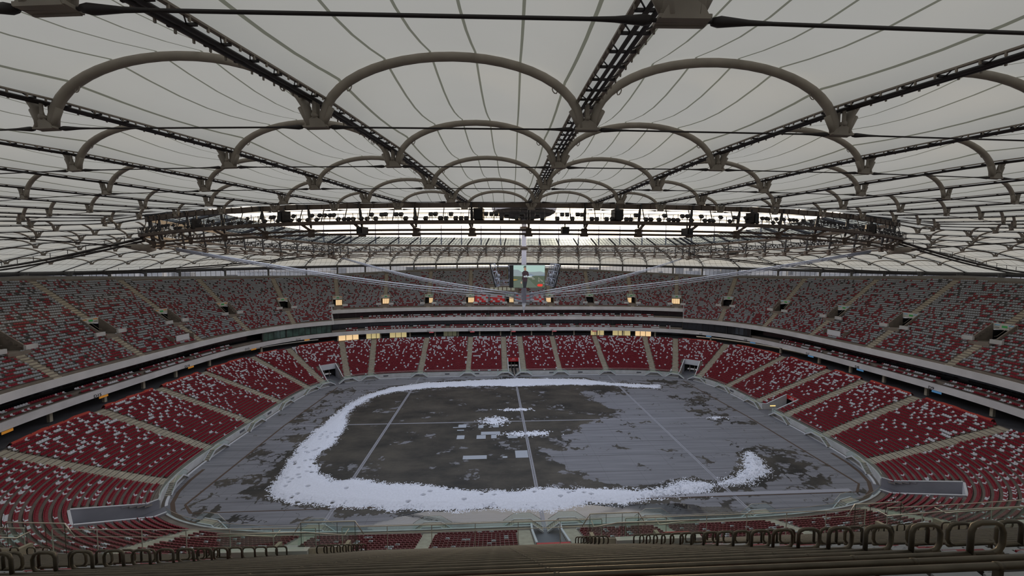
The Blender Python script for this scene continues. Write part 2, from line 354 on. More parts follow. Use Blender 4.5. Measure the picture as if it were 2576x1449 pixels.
strip_thing('drain_channel', 'thin brown drain line along the near side of the pitch', 'drain', [(-58.1, -33.7), (58.1, -33.7)], 0.16, BROWNG)
strip_thing('ground_cover', 'long white tapering strip lying along the near right touchline', 'cover', [(17, -33.1), (57.5, -33.1)], 0.9, mat('pale_strip_b', (0.36, 0.36, 0.40), 0.6), h=0.05)
for sg_, w_ in ((-1, 'left'), (1, 'right')):
    kp = np.array([(66.3, -20), (65.9, -24), (65.0, -27.6), (63.4, -30.8), (61.0, -33.5), (57.6, -35.6), (53.5, -36.9)]); kk = np.linspace(0, 6, 25)
    strip_thing('drain_channel', 'brown curved drain following the wall round the near %s corner' % w_, 'drain', np.stack([sg_*np.interp(kk, range(7), kp[:, 0]), np.interp(kk, range(7), kp[:, 1])], 1), 0.6, BROWNG)
RC = [(-16.9, -1.5, -14.9, -3.3), (-11.8, -2.0, -10.5, -3.7), (-8.0, -2.2, -6.6, -3.5), (-11.0, -5.9, -6.3, -7.5), (-12.0, -7.7, -9.8, -9.6), (-8.5, -7.7, -7.2, -9.5), (-16.7, -7.6, -14.9, -9.5), (-4.5, -8.4, -2.2, -9.6), (-14.5, -17.3, -9.4, -18.8), (-6.0, -17.9, -5.0, -18.6), (-3.2, -15.6, -0.45, -18.7), (-18.2, -2.9, -16.95, -3.3), (-17.0, -4.5, -15.3, -5.0)]
RL = ['upper left of the group near midfield', 'small square at the top of the group near midfield', 'square at the top right edge of the group', 'long one in the middle of the group', 'wide one just under the long middle one', 'small square under the long middle one', 'square at the lower left of the group', 'narrow one nearest the snowy halfway strip', 'longest one, alone below the group', 'smallest one, between the longest and the largest', 'largest square, touching the halfway strip', 'thin sliver at the far left of the group', 'thin short strip under the upper left one']
for (a, b, c, d), lb in zip(RC, RL):
    mb = MB(); mb.box(((a+c)/2, (b+d)/2, 0.03), (1, 0, 0), (0, 1, 0), UP, abs(c-a), abs(d-b), 0.05)
    tag(mb.build('cover_sheet', PANELM, loc=((a+c)/2, (b+d)/2, 0)), 'pale grey sheet on the pitch, '+lb, 'sheet', 'pale sheets lying on the pitch')

# ------------------------------------------------------------------ snow
def vnoise(x, y, seed=0):
    r = np.random.default_rng(seed); tb_ = r.random((256, 256))
    xi = np.floor(x).astype(int); yi = np.floor(y).astype(int); fx = x-xi; fy = y-yi; fx = fx*fx*(3-2*fx); fy = fy*fy*(3-2*fy)
    g = lambda i, j: tb_[i % 256, j % 256]
    return (g(xi, yi)*(1-fx)+g(xi+1, yi)*fx)*(1-fy)+(g(xi, yi+1)*(1-fx)+g(xi+1, yi+1)*fx)*fy
def fbm(x, y, sc, o=4, seed=0):
    v = 0; a = 0.5; tt = 0
    for k in range(o): v = v+a*vnoise(x*sc*2**k, y*sc*2**k, seed+k); tt += a; a *= 0.55
    return v/tt
SPOLY = np.array([(49.4,27.2),(32.8,30.6),(25.2,35.1),(0.6,37.2),(-17.9,35.3),(-32.8,33.3),(-41.8,29.5),(-47.9,22.8),(-51.2,13.8),(-51.6,3.9),(-52.2,-3.9),(-52.0,-10.4),(-50.8,-18.5),(-49.2,-28.1),(-47.5,-29.8),(-43.8,-31.5),(-36.9,-32.6),(-29.3,-33.7),(-25.4,-34.5),(-14.6,-35.0),(-9.1,-34.7),(-4.1,-35.7),(2.2,-35.8),(8.8,-34.4),(14.1,-35.0),(17.1,-34.0),(24.9,-33.0),(31.0,-32.7),(33.3,-30.8),(38.1,-30.4),(42.8,-29.1),(47.5,-26.7),(49.0,-22.1),(48.8,-18.5),(46.1,-19.9),(43.0,-24.7),(39.0,-27.7),(33.7,-29.8),(30.8,-28.5),(26.9,-29.1),(23.3,-30.5),(18.8,-31.4),(14.5,-30.5),(7.7,-30.1),(0.9,-29.4),(-3.7,-30.3),(-9.2,-30.1),(-16.2,-28.8),(-21.3,-27.6),(-30.6,-26.3),(-34.2,-25.0),(-39.2,-25.1),(-42.8,-22.5),(-45.0,-19.1),(-45.9,-14.7),(-45.0,-9.8),(-45.2,-2.5),(-47.8,5.0),(-48.4,10.4),(-46.4,18.1),(-43.5,22.6),(-38.4,25.7),(-28.3,28.4),(-10.1,29.6),(0.0,28.3),(12.9,29.4),(29.9,28.5),(39.7,25.5),(47.7,24.3)])
def sdist(X, Y, poly):
    d = np.full(X.shape, 1e9); ins = np.zeros(X.shape, bool); n_ = len(poly)
    for i in range(n_):
        ax, ay = poly[i]; bx_, by_ = poly[(i+1) % n_]; ex, ey = bx_-ax, by_-ay
        tt = np.clip(((X-ax)*ex+(Y-ay)*ey)/(ex*ex+ey*ey), 0, 1); d = np.minimum(d, np.hypot(X-ax-tt*ex, Y-ay-tt*ey))
        c = ((ay > Y) != (by_ > Y)) & (X < (bx_-ax)*(Y-ay)/(by_-ay+1e-12)+ax); ins ^= c
    return np.where(ins, d, -d)
def snow_mesh(x0, x1, y0, y1, res, df, seed):
    xs = np.arange(x0, x1, res); ys = np.arange(y0, y1, res); X, Y = np.meshgrid(xs, ys, indexing='ij')
    D, DS = df(X, Y); H = np.clip(DS*0.16, 0, 0.30)+0.05*(fbm(X, Y, 1.2, 4, seed+20)-0.45)+0.03*(fbm(X, Y, 3.5, 2, seed+40)-0.5)
    keep = D > 0; cell = keep[:-1, :-1] | keep[1:, :-1] | keep[:-1, 1:] | keep[1:, 1:]
    Z = np.where(keep, np.maximum(H, 0.03)+0.02, -0.02)
    idx = -np.ones(X.shape, int); used = np.zeros(X.shape, bool)
    for a in (0, 1):
        for b in (0, 1): used[a:X.shape[0]-1+a, b:X.shape[1]-1+b] |= cell
    idx[used] = np.arange(used.sum()); V = np.stack([X[used], Y[used], Z[used]], 1)
    ii, jj = np.nonzero(cell); Q = np.stack([idx[ii, jj], idx[ii+1, jj], idx[ii+1, jj+1], idx[ii, jj+1]], 1)
    return V, Q
def fast_mesh(name, V, Q, mats, mi=None, smooth=False):
    me = bpy.data.meshes.new(name); me.vertices.add(len(V)); me.vertices.foreach_set('co', np.asarray(V, np.float32).ravel())
    k = Q.shape[1]; me.loops.add(Q.size); me.loops.foreach_set('vertex_index', Q.astype(np.int32).ravel())
    me.polygons.add(len(Q)); me.polygons.foreach_set('loop_start', (np.arange(len(Q))*k).astype(np.int32)); me.polygons.foreach_set('loop_total', np.full(len(Q), k, np.int32))
    if mi is not None: me.polygons.foreach_set('material_index', mi.astype(np.int32))
    me.polygons.foreach_set('use_smooth', np.full(len(Q), smooth))
    for m in mats: me.materials.append(m)
    me.update(); o = bpy.data.objects.new(name, me); COL.objects.link(o); return o
HOLES = np.c_[rng.uniform(-51, -44, 46), rng.uniform(-28, -4, 46)].tolist()+np.c_[rng.uniform(-44, 22, 34), rng.uniform(-34, -27, 34)].tolist()+np.c_[rng.uniform(44, 49, 8), rng.uniform(-26, -17, 8)].tolist()
def snow_df(X, Y):
    d = sdist(X, Y, SPOLY)
    big = fbm(X, Y, 0.35, 4, 3); fine = 0.3*fbm(X*1.0, Y*1.4, 1.3, 4, 9)+0.7*fbm(X, Y*1.5, 6.5, 2, 33)
    thin = np.clip((X-14)/12, 0, 1)*(Y < 0)+np.clip((Y-4)/6, 0, 1)*np.clip((28-Y)/5, 0, 1)*(X < -35)*1.6+0.5*(X > 30)*(Y > 0)
    d2 = d+(big-0.5)*1.6+(fine-0.5)*(4.0+2.2*thin)-0.3*thin-0.1
    for hx, hy in HOLES: d2 = np.minimum(d2, (np.hypot((X-hx)/1.5, Y-hy)-0.28)*3)
    return d2, d
V, Q = snow_mesh(-56, 54, -40, 41, 0.11, snow_df, 1)
tag(fast_mesh('snow', V, Q, [SNOWM], smooth=True), 'white snow bank left in a broad ring around the pitch', 'snow', kind='stuff')
DAMP = np.array([(-47,-26),(-50,-4),(-49,12),(-41,27),(0,31),(30,30),(34,22),(22,17),(27,6),(24,1),(11,-3),(9,-12),(4,-17),(5,-25),(12,-30),(-20,-31),(-44,-28)], float)
fv = np.zeros(len(FLOOR.data.vertices)*3, np.float32); FLOOR.data.vertices.foreach_get('co', fv); fv = fv.reshape(-1, 3); X, Y = fv[:, 0].astype(float), fv[:, 1].astype(float)
ds = sdist(X, Y, SPOLY); w0 = 0.5+np.clip(sdist(X, Y, DAMP)/9.0, -0.42, 0.26)
w0 = np.maximum(w0, 0.95-np.clip((-ds-0.3)/2.2, 0, 1)*1.0)
w0 = np.maximum(w0, np.where((X < -49) & (X > -61.5) & (Y > -36) & (Y < 30), 0.36, 0)); w0 = np.maximum(w0, np.where((X > 47) & (X < 61.5) & (np.abs(Y) < 33) & ~((Y > -16) & (Y < -5)), 0.36, 0))
w0 = np.maximum(w0, np.where((np.abs(X) < 61) & (Y < -30) & (Y > -36.6), 0.27, 0)); w0 = np.where((np.abs(X) > 61.8) | (np.abs(Y) > 40), 0.0, w0)
fa = FLOOR.data.attributes.new('wet', 'FLOAT', 'POINT'); fa.data.foreach_set('value', w0.astype(np.float32))
def blob_df(cx_, cy_, rx, ry, seed):
    def f(X, Y):
        b = 1.3-np.hypot((X-cx_)/rx, (Y-cy_)/ry)*1.6; return b+(fbm(X, Y, 1.1, 4, seed)-0.5)*2.2+(fbm(X, Y*1.5, 5.5, 2, seed+7)-0.5)*3.6-0.75, b
    return f
for i, (cx_, cy_, rx, ry, lb) in enumerate([(52.5, -0.4, 3.2, 1.2, 'patch of ice at the right end of the lengthwise strip'), (0.7, -7.3, 6.5, 1.6, 'thin snow scatter across the halfway strip beside the pale sheets'),
        (-1.2, 8.0, 5.0, 1.3, 'thin snow scatter on the far half of the halfway strip'), (-7.6, 0.6, 4.2, 3.4, 'sprinkled snow above the pale sheets near midfield')]):
    V, Q = snow_mesh(cx_-rx*2.2, cx_+rx*2.2, cy_-ry*2.5, cy_+ry*2.5, 0.14, blob_df(cx_, cy_, rx, ry, 50+i), 60+i)
    V[:, 2] *= 0.4; V[:, 2] += 0.01
    tag(fast_mesh('snow', V, Q, [SNOWM]), lb, 'snow', kind='stuff')

# ------------------------------------------------------------------ tunnels and aisles, as spans of s
AX_FAR = [17.5, 35.3, 54.0]
A_LOW = []                                                   # (s, name phrase)
for side, base in (('far', 0.0), ('near', S_N)):
    for x in AX_FAR:
        for sg in (-1, 1):
            y = 46.0 if side == 'far' else -46.0
            A_LOW.append((s_near(sg*x, y, 3.0), side))
    for sg in (-1, 1): A_LOW.append((s_near(sg*3.5, 46.0 if side == 'far' else -46.0, 3.0), side))
for y in (27.4, 13.7, 0.0, -13.7, -27.4): A_LOW.append((s_near(-72.5, y, 3.0), 'left'))
for y in (21.5, 7.6, -2.6, -14.5, -27.0): A_LOW.append((s_near(72.5, y, 3.0), 'right'))
TUN = []                                                     # s, half width, t_end, kind
for sg in (-1, 1):
    for yy in (1, -1):
        s0 = s_near(sg*61.6, yy*33.0, 0.0); TUN.append((s0, 2.6, 9.9, 'corner'))
        for k in (-1, 1):
            if yy > 0: A_LOW.append((s0+k*3.7, 'corner'))
TUN.append((0.0, 2.1, 8.9, 'far')); TUN.append((S_N, 2.1, 8.0, 'near')); TUN.append((s_near(70, 2.6, 0), 1.9, 8.0, 'sign'))
S_T7 = TUN[-1][0]
def wmul(s, t):
    """metres at t per metre of base s"""
    return np.linalg.norm(P(s+0.25, t)-P(s-0.25, t), axis=-1)/0.5

def in_tunnel(s, t, pad=0.0):
    r = np.zeros(np.broadcast(s, t).shape, bool)
    for s0, hw, te, k in TUN:
        w = wmul(s0, 5.0); r |= (np.abs(sd_(s, s0))*w < hw+pad) & (np.asarray(t) < te+pad*0.5)
    return r

# upper aisles / portals: equal arc spacing along t = 32
c32 = P(np.append(ss, L0), 32.0); cum32 = np.concatenate([[0], np.cumsum(np.linalg.norm(np.diff(c32, axis=0), axis=1))])
NPT = int(round(cum32[-1]/18.7)); NPT += NPT % 2
PORT = [float(np.interp(k*cum32[-1]/NPT, cum32, np.append(ss, L0))) for k in range(NPT)]
PHW = 1.9
def port_t(s): return 32.8 if is_centre(s) else 33.2
def zfl(s): return zu(port_t(s))
def t_end(s): return port_t(s)+4.6
def in_portal(s, t, pad=0.0):
    r = np.zeros(np.broadcast(s, t).shape, bool)
    for s0 in PORT: r |= (np.abs(sd_(s, s0))*wmul(s0, 33.0) < PHW+pad) & (np.asarray(t) > port_t(s0)-0.05) & (np.asarray(t) < t_end(s0)+pad*0.3)
    return r

# ------------------------------------------------------------------ terraces
def terrace(name, rows, t0, zf_, ROW, hole, tlim, front, label):
    ns = 760; se = np.linspace(0, L0, ns+1); sc = (se[:-1]+se[1:])/2
    Vs, Qs, cnt = [], [], 0
    for k in range(rows):
        ta_, tb_ = t0+k*ROW, t0+(k+1)*ROW; z = zf_(ta_); dz = zf_(tb_)-z
        ok = ~hole(sc, ta_+ROW/2) & (tb_ < tlim(sc)+ROW) & (ta_ >= front(sc)-0.01)
        ok2 = ~hole(sc, tb_+ROW/2) & ok
        A = P3(se, ta_, z); B = P3(se, tb_, z); Cc = P3(se, tb_, z+dz)
        V = np.stack([A, B, Cc], 1).reshape(-1, 3); Vs.append(V)
        i = np.nonzero(ok)[0]; Qs.append(np.stack([cnt+i*3, cnt+i*3+1, cnt+(i+1)*3+1, cnt+(i+1)*3], 1))
        i = np.nonzero(ok2)[0]; Qs.append(np.stack([cnt+i*3+1, cnt+i*3+2, cnt+(i+1)*3+2, cnt+(i+1)*3+1], 1))
        cnt += len(V)
    o = fast_mesh(name, np.vstack(Vs), np.vstack(Qs), [CONC]); return tag(o, label, 'terrace', kind='structure')
terrace('floor_lower_terrace', NL, TL0, zl, ROW, in_tunnel, lambda s: np.full(s.shape, 99.), lambda s: np.full(s.shape, 0.), 'concrete steps of the lower tier')
def ufront(s): return np.where(is_centre(s), T_CF, T_CF+NU0*RU)
near_mask = lambda s: np.abs(sd_(s, S_N)) < 40
def ulim(s): return np.where(near_mask(s), ztop_t(s)+1.2, ztop_t(s))
terrace('floor_upper_terrace', NUR, T_CF+NU0*RU, zu, RU, in_portal, ulim, ufront, 'steep concrete steps of the upper tier')

def ribbon(name, prof, m, s0=0.0, s1=None, label=None, cat=None, kind='structure', step=1.0, smooth=False):
    """sweep a closed (t, z) outline along s."""
    full = s1 is None; s1 = L0 if full else s1; n_ = max(3, int((s1-s0)/step)); se = np.linspace(s0, s1, n_+(0 if full else 1), endpoint=not full)
    pr = np.asarray(prof, float); pr = np.vstack([pr, pr[:1]])
    G = np.stack([P3(se, t, z) for t, z in pr], 1); mb = MB(); mb.grid(G, wrap=full, flip=True)
    if not full:
        k = len(prof)
        for a, fl in ((0, 0), (len(se)-1, 1)):
            mb.add(G[a, :k], [tuple(range(k))[::-1] if fl else tuple(range(k))])
    return tag(mb.build(name, m), label, cat, kind=kind)
def rect(t0, t1, z0, z1): return [(t0, z0), (t1, z0), (t1, z1), (t0, z1)]
# pitch-side wall, interrupted at the tunnels
cuts = sorted([((s0-hw/wmul(s0, 1)) % L0, (s0+hw/wmul(s0, 1)) % L0) for s0, hw, te, k in TUN])
segs = []; allc = sorted(cuts, key=lambda c: c[0])
edges = []
for a, b in allc: edges.append((a, b))
edges.sort(key=lambda e: (e[0] if e[0] < e[1] else e[0]-L0))
for i in range(len(edges)):
    a = edges[i][1]; b = edges[(i+1) % len(edges)][0]
    if b < a: b += L0
    segs.append((a, b))
wall_names = ['far_right', 'right_far', 'right_near', 'near_right', 'near_left', 'left', 'far_left', 'a', 'b']
for i, (a, b) in enumerate(segs):
    ribbon('wall_'+wall_names[i % 9], rect(1.0, 1.25, 0, 1.45), WALLC, a, b, 'pale concrete pitch-side wall', 'wall')
    ribbon('floor_front_walk', rect(1.25, 1.95, 0.9, 1.30), CONC, a, b, 'concrete walkway in front of the first row', 'floor')
    ribbon('trim_kerb', rect(0.2, 0.55, 0, 0.12), WHITEP, a, b, 'white kerb at the foot of the wall', 'kerb')
# glass balustrade on the wall
bi = 0
for i, (a, b) in enumerate(segs):
    t = empty('glass_balustrade', (*P(np.array((a+b)/2), 1.1), 1.45), 'low glass balustrade on the pitch-side wall, %s section clockwise from the far tunnel' % nth(i), 'balustrade', 'glass balustrades along the pitch-side wall')
    n_ = int((b-a)/1.5); se = np.linspace(a, b, n_+1); mb = MB()
    mb.grid(np.stack([P3(se, 1.12, 1.45), P3(se, 1.12, 2.3)], 1)); mb.build('glass_panel', BALG, t)
    mb = MB(); mb.tube(P3(se, 1.12, 2.32), 0.035, 6); mb.build('handrail', BRASSR, t)

def aisle(s0, t0, zf_, rw, rows, w, label, group, hole=None):
    runs = [[]]
    for k in range(rows):
        if hole is not None and hole(t0+k*rw+rw/2):
            if runs[-1]: runs.append([])
        else: runs[-1].append(k)
    for ri, run in enumerate([r for r in runs if r]):
        mb = MB()
        for k in run:
            ta_ = t0+k*rw; z = zf_(ta_); dz = zf_(ta_+rw)-z; hw = w/2/wmul(s0, ta_)
            a, b_, c = ta_, ta_+rw*0.5, ta_+rw
            for g in (-hw, hw): pass
            pr = [(a, z-0.03), (a, z+0.02), (b_, z+0.02), (b_, z+dz/2), (c, z+dz/2), (c, z-0.03)]
            A_ = [P3(s0-hw, t, q) for t, q in pr]; B_ = [P3(s0+hw, t, q) for t, q in pr]; n_ = len(pr)
            mb.add(A_+B_, [(i, (i+1) % n_, n_+(i+1) % n_, n_+i) for i in range(n_)]+[tuple(range(n_))[::-1], tuple(range(n_, 2*n_))])
        tag(mb.build('aisle_stairs', BEIGE), label+('' if len([r for r in runs if r]) == 1 else (', below the portal' if ri == 0 else ', above the portal')), 'stairs', group)
A_LOW = [(s % L0, sd) for s, sd in A_LOW]; A_LOW.sort()
def side_word(s):
    c = P(np.array(s), 10.0); x, y = c
    if abs(x) < 55: return 'far side' if y > 0 else 'near side'
    if abs(y) < 30: return 'right end' if x > 0 else 'left end'
    return ('far ' if y > 0 else 'near ')+('right corner' if x > 0 else 'left corner')
cnt = {}
for s, _ in A_LOW:
    w = side_word(s); k = cnt.get(w, 0); cnt[w] = k+1
    aisle(s, TL0, zl, ROW, NL, 2.0, 'beige lower tier aisle, %s clockwise on the %s' % (nth(k), w), 'lower tier aisles')
cnt = {}; PORTI = []
for i, s in enumerate(PORT):
    c = P(np.array(s), 33.0); pxv = c-np.array([CAM.x, CAM.y])
    w = side_word(s); k = cnt.get(w, 0); cnt[w] = k+1; PORTI.append((w, k))
    tf = float(ufront(np.array(s))); k0 = 0
    tl = float(ulim(np.array(s))); rows = int((tl-tf)/RU)
    ts, te = port_t(s), t_end(s)
    aisle(s, tf, zu, RU, rows, 1.5, 'beige upper tier aisle, %s clockwise on the %s' % (nth(k), w), 'upper tier aisles', lambda t: ts-0.1 < t < te+0.1)

# ------------------------------------------------------------------ stair bridges over the wall at the aisle feet
bc = {}
for s, _ in A_LOW:
    if in_tunnel(np.array(s), np.array(1.0), 0.3): continue
    w = side_word(s); k = bc.get(w, 0); bc[w] = k+1
    T, Nn = frame(s, 0.5); O = P3(np.array(s), 0.9, 0.0)
    t = empty('stair_bridge', O, 'white steel stair bridge over the wall, %s clockwise on the %s' % (nth(k), w), 'stairs', 'stair bridges at the foot of the aisles')
    mb = MB(); h = 1.45
    for sg in (0, 1):
        o = O-Nn*(0.05+1.5*sg*0.75)
        for a, b in (((-3.2, 0.1), (-1.3, h)), ((-1.3, h), (1.3, h)), ((1.3, h), (3.2, 0.1))):
            mb.bar(o+T*a[0]+UP*a[1], o+T*b[0]+UP*b[1], 0.12, 0.26)
    mb.build('stringer', WHITEP, t)
    mb = MB(); mb.box(O-Nn*0.6+UP*(h), T, Nn, UP, 2.6, 1.15, 0.1)
    for sg in (-1, 1):
        for q in range(6): mb.box(O-Nn*0.6+T*sg*(1.45+q*0.32)+UP*(h-0.2-q*0.22), T, Nn, UP, 0.3, 1.1, 0.06)
    mb.build('tread', BEIGE, t)
    mb = MB(); o = O-Nn*1.17
    V = [o+T*a+UP*z for a, z in ((-3.0, 0.4), (-1.3, h+0.1), (1.3, h+0.1), (3.0, 0.4), (3.0, 1.4), (1.3, h+1.1), (-1.3, h+1.1), (-3.0, 1.4))]
    mb.add(V, [(0, 1, 6, 7), (1, 2, 5, 6), (2, 3, 4, 5)]); mb.build('glass_side', BALG, t)
    mb = MB(); mb.tube([V[7], V[6], V[5], V[4]], 0.035, 6); mb.build('handrail', BRASSR, t)

# ------------------------------------------------------------------ tunnels
for s0, hw, te, kd in TUN:
    T, Nn = frame(s0, 4.0); A = P3(np.array(s0), 0.9, 0.0); Bp = P3(np.array(s0), te, 0.0); D = Bp-A; Ln = np.linalg.norm(D); Nn = D/Ln; T = np.array([Nn[1], -Nn[0], 0])
    w = side_word(s0); wh = {'corner': w, 'far': 'far side centre', 'near': 'near side centre', 'sign': 'right end'}[kd]
    t = empty('players_tunnel' if kd != 'corner' else 'vehicle_tunnel', A, 'grey-walled %s opening in the lower tier at the %s' % ('tunnel' if kd != 'corner' else 'vehicle tunnel', wh), 'tunnel')
    zt = zl(te)+0.25; d0 = 1.5
    for sg in (-1, 1):
        mb = MB(); o = A+T*sg*(hw+0.0)
        pts = [o, o+Nn*Ln, o+Nn*Ln+UP*zt, o+Nn*d0+UP*1.6, o+UP*1.6]
        mb.prism(pts, T*sg*0.25); mb.build('side_wall', WALLC if kd != 'corner' else mat('grey_wall', (0.30, 0.30, 0.34), 0.7, noise=(0.4, 0.1)), t)
        mb = MB(); o2 = A+T*sg*(hw+0.12)
        mb.bar(o2+UP*1.65, o2+Nn*d0+UP*1.65, 0.3, 0.1); mb.bar(o2+Nn*d0+UP*1.65, o2+Nn*Ln+UP*(zt+0.05), 0.3, 0.1); mb.build('coping', WHITEP, t)
    mb = MB(); lint = 3.0 if zt > 3.9 else zt-1.0
    mb.box(A+Nn*(Ln+0.15)+UP*(lint+(zt-lint)/2), T, Nn, UP, 2*hw+0.3, 0.3, zt-lint)
    mb.build('lintel', WHITEP if kd in ('corner',) else SIGNRED, t)
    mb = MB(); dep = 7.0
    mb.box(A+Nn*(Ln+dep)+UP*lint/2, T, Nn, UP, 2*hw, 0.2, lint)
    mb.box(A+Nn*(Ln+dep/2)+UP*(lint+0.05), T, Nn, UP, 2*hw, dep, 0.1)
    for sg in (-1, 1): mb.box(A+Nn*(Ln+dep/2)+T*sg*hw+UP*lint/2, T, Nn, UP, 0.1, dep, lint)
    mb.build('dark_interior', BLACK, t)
    mb = MB(); mb.box(A+Nn*(Ln+1.2)+T*(-hw*0.35)+UP*lint/2, T, Nn, UP, 0.35, 0.3, lint); mb.box(A+Nn*(Ln+1.2)+T*(hw*0.3)+UP*lint/2, T, Nn, UP, 0.25, 0.3, lint)
    mb.build('inner_post', CONC, t)
    mb = MB(); mb.box(A+Nn*(Ln+3)/2-UP*0.02, T, Nn, UP, 2*hw, Ln+6, 0.06); mb.build('tunnel_floor', mat('tunnel_floor', (0.16, 0.16, 0.18), 0.6), t)
    if kd in ('far', 'sign'):
        fc = A+Nn*(Ln-0.03)
        text_mesh('PGE', 0.62, 'lettering', SIGNW, fc+UP*(zt-0.42), T, UP, t, shear=0.25)
        text_mesh('NARODOWY', 0.36, 'lettering', SIGNW, fc+UP*(zt-0.85), T, UP, t)
    if kd == 'sign':
        sg = 1; mb = MB(); mb.box(A+Nn*3.2-T*(hw-0.03)+UP*1.0, T, Nn, UP, 0.06, 1.6, 0.22); mb.build('wall_lamp', mat('amber_lamp', (0.9, 0.6, 0.2), 0.4, emit=(1.0, 0.62, 0.22, 1.3)), t)
    if kd == 'far':
        mb = MB(); mb.prism([A+Nn*0.2-T*(hw-0.05)+UP*0.03, A+Nn*0.2+T*(hw-0.05)+UP*0.03, A+Nn*5+T*(hw-0.05)+UP*1.3, A+Nn*5-T*(hw-0.05)+UP*1.3], UP*0.1); mb.build('ramp', CONC, t)
        for a in (-0.85, 0.35):
            mb = MB(); mb.prism([A+Nn*0.25+T*a+UP*0.16, A+Nn*0.25+T*(a+0.75)+UP*0.16, A+Nn*5+T*(a+0.55)+UP*1.43, A+Nn*5+T*(a-0.2)+UP*1.43], UP*0.03); mb.build('stripe', BLACK, t)

# ------------------------------------------------------------------ concourse, fascias, boxes
a0, a1 = SC_R, S_N-SC_R                                     # right hand side span
b0, b1 = S_N+SC_R, L0-SC_R                                  # left hand side span
ribbon('floor_concourse', rect(22.34, 40, 9.4, 9.8), mat('concourse_floor', (0.09, 0.09, 0.10), 0.55, noise=(0.5, 0.2)), label='dark concourse floor behind the lower tier', cat='floor')
ribbon('wall_concourse', rect(36, 36.4, 10, 16.8), mat('dark_wall', (0.03, 0.03, 0.033), 0.7), label='dark back wall of the concourse', cat='wall')
ribbon('trim_lower_fascia', [(25.4, 12.4), (25.4, 13.9), (25.75, 13.9), (25.75, 13.1), (36, 13.1), (36, 12.7), (26, 12.4)], FASC, label='long pale concrete fascia above the concourse', cat='fascia')
ribbon('floor_box_terrace', [(25.8, 13.0), (25.8, 13.75), (27.4, 13.75), (27.4, 14.35), (29.0, 14.35), (29.0, 13.0)], CONC, label='box seating terrace')
for nm, s_, e_, lab in (('right', a0, a1, 'right'), ('left', b0, b1, 'left')):
    ribbon('trim_upper_fascia_'+nm, [(25.35, 17.2), (25.35, 18.75), (25.65, 18.75), (25.65, 18.1), (36, 18.1), (36, 17.3), (25.9, 17.2)], FASC, s_, e_, 'pale concrete parapet of the upper tier on the %s side' % lab, 'parapet')
    ribbon('wall_lounge_'+nm, rect(30.4, 30.7, 13.5, 17.4), DGLASS, s_, e_, 'dark glass wall of the lounges', 'wall')
for nm, s_, e_ in (('far', -SC_R, SC_R), ('near', S_N-SC_R, S_N+SC_R)):
    ribbon('trim_middle_fascia_'+nm, [(28.6, 16.8), (28.6, 18.3), (28.95, 18.3), (28.95, 17.5), (37, 17.5), (37, 17.0), (29.2, 16.8)], FASC, s_, e_, 'pale concrete fascia between the box floors', 'fascia')
    ribbon('trim_upper_parapet_'+nm, [(30.95, 21.0), (30.95, 22.5), (31.25, 22.5), (31.25, 22.1), (38, 22.1), (38, 21.4), (31.4, 21.0)], FASC, s_, e_, 'pale concrete parapet at the front of the upper tier', 'parapet')
    ribbon('floor_boxes_'+nm, [(28.95, 17.4), (28.95, 18.1), (30.6, 18.1), (30.6, 18.7), (32.3, 18.7), (32.3, 17.4)], CONC, s_, e_, 'box seating terrace')
    ribbon('wall_boxes_low_'+nm, rect(29.6, 29.9, 13.5, 16.9), DGLASS, s_, e_, 'dark glass fronts of the lower boxes', 'wall')
    ribbon('wall_boxes_high_'+nm, rect(32.9, 33.2, 17.9, 21.2), DGLASS, s_, e_, 'dark glass fronts of the upper boxes', 'wall')
    for s_c in (s_, e_):
        T, Nn = frame(s_c, 28.0); mb = MB(); Z = [P3(np.array(s_c), t, z) for t, z in ((25.6, 17.2), (31.2, 21.0), (31.2, 22.5), (33, 23.9), (34, 24.6), (34, 17.0))]
        mb.prism(Z, T*0.3); tag(mb.build('wall_end_'+nm, FASC), 'end wall of the box block', 'wall', kind='structure')
# window mullions and partitions in the boxes (far side only: what the photo shows)
mb1 = MB()
for k, (tt, z0, z1) in enumerate(((29.55, 13.55, 16.8), (32.85, 17.95, 21.0))):
    for s in np.arange(-SC_R+1, SC_R, 3.1):
        T, Nn = frame(s, tt); mb1.box(P3(np.array(s), tt, (z0+z1)/2), T, Nn, UP, 0.12, 0.15, z1-z0)
tag(mb1.build('trim_1', DGREY), 'grey mullions of the box fronts', 'mullion', kind='structure')
# columns under the lower fascia
cc = 0
for s in np.arange(0, L0, 9.2):
    if abs(sd_(s, S_N)) < 60: continue
    T, Nn = frame(s, 27.5); mb = MB(); mb.box(P3(np.array(s), 27.5, 11.25), T, Nn, UP, 0.55, 0.55, 2.45)
    tag(mb.build('concourse_column', BEIGE, loc=P3(np.array(s), 27.5, 10.05)), 'short square concrete column standing under the lower fascia', 'column', 'columns under the lower fascia')
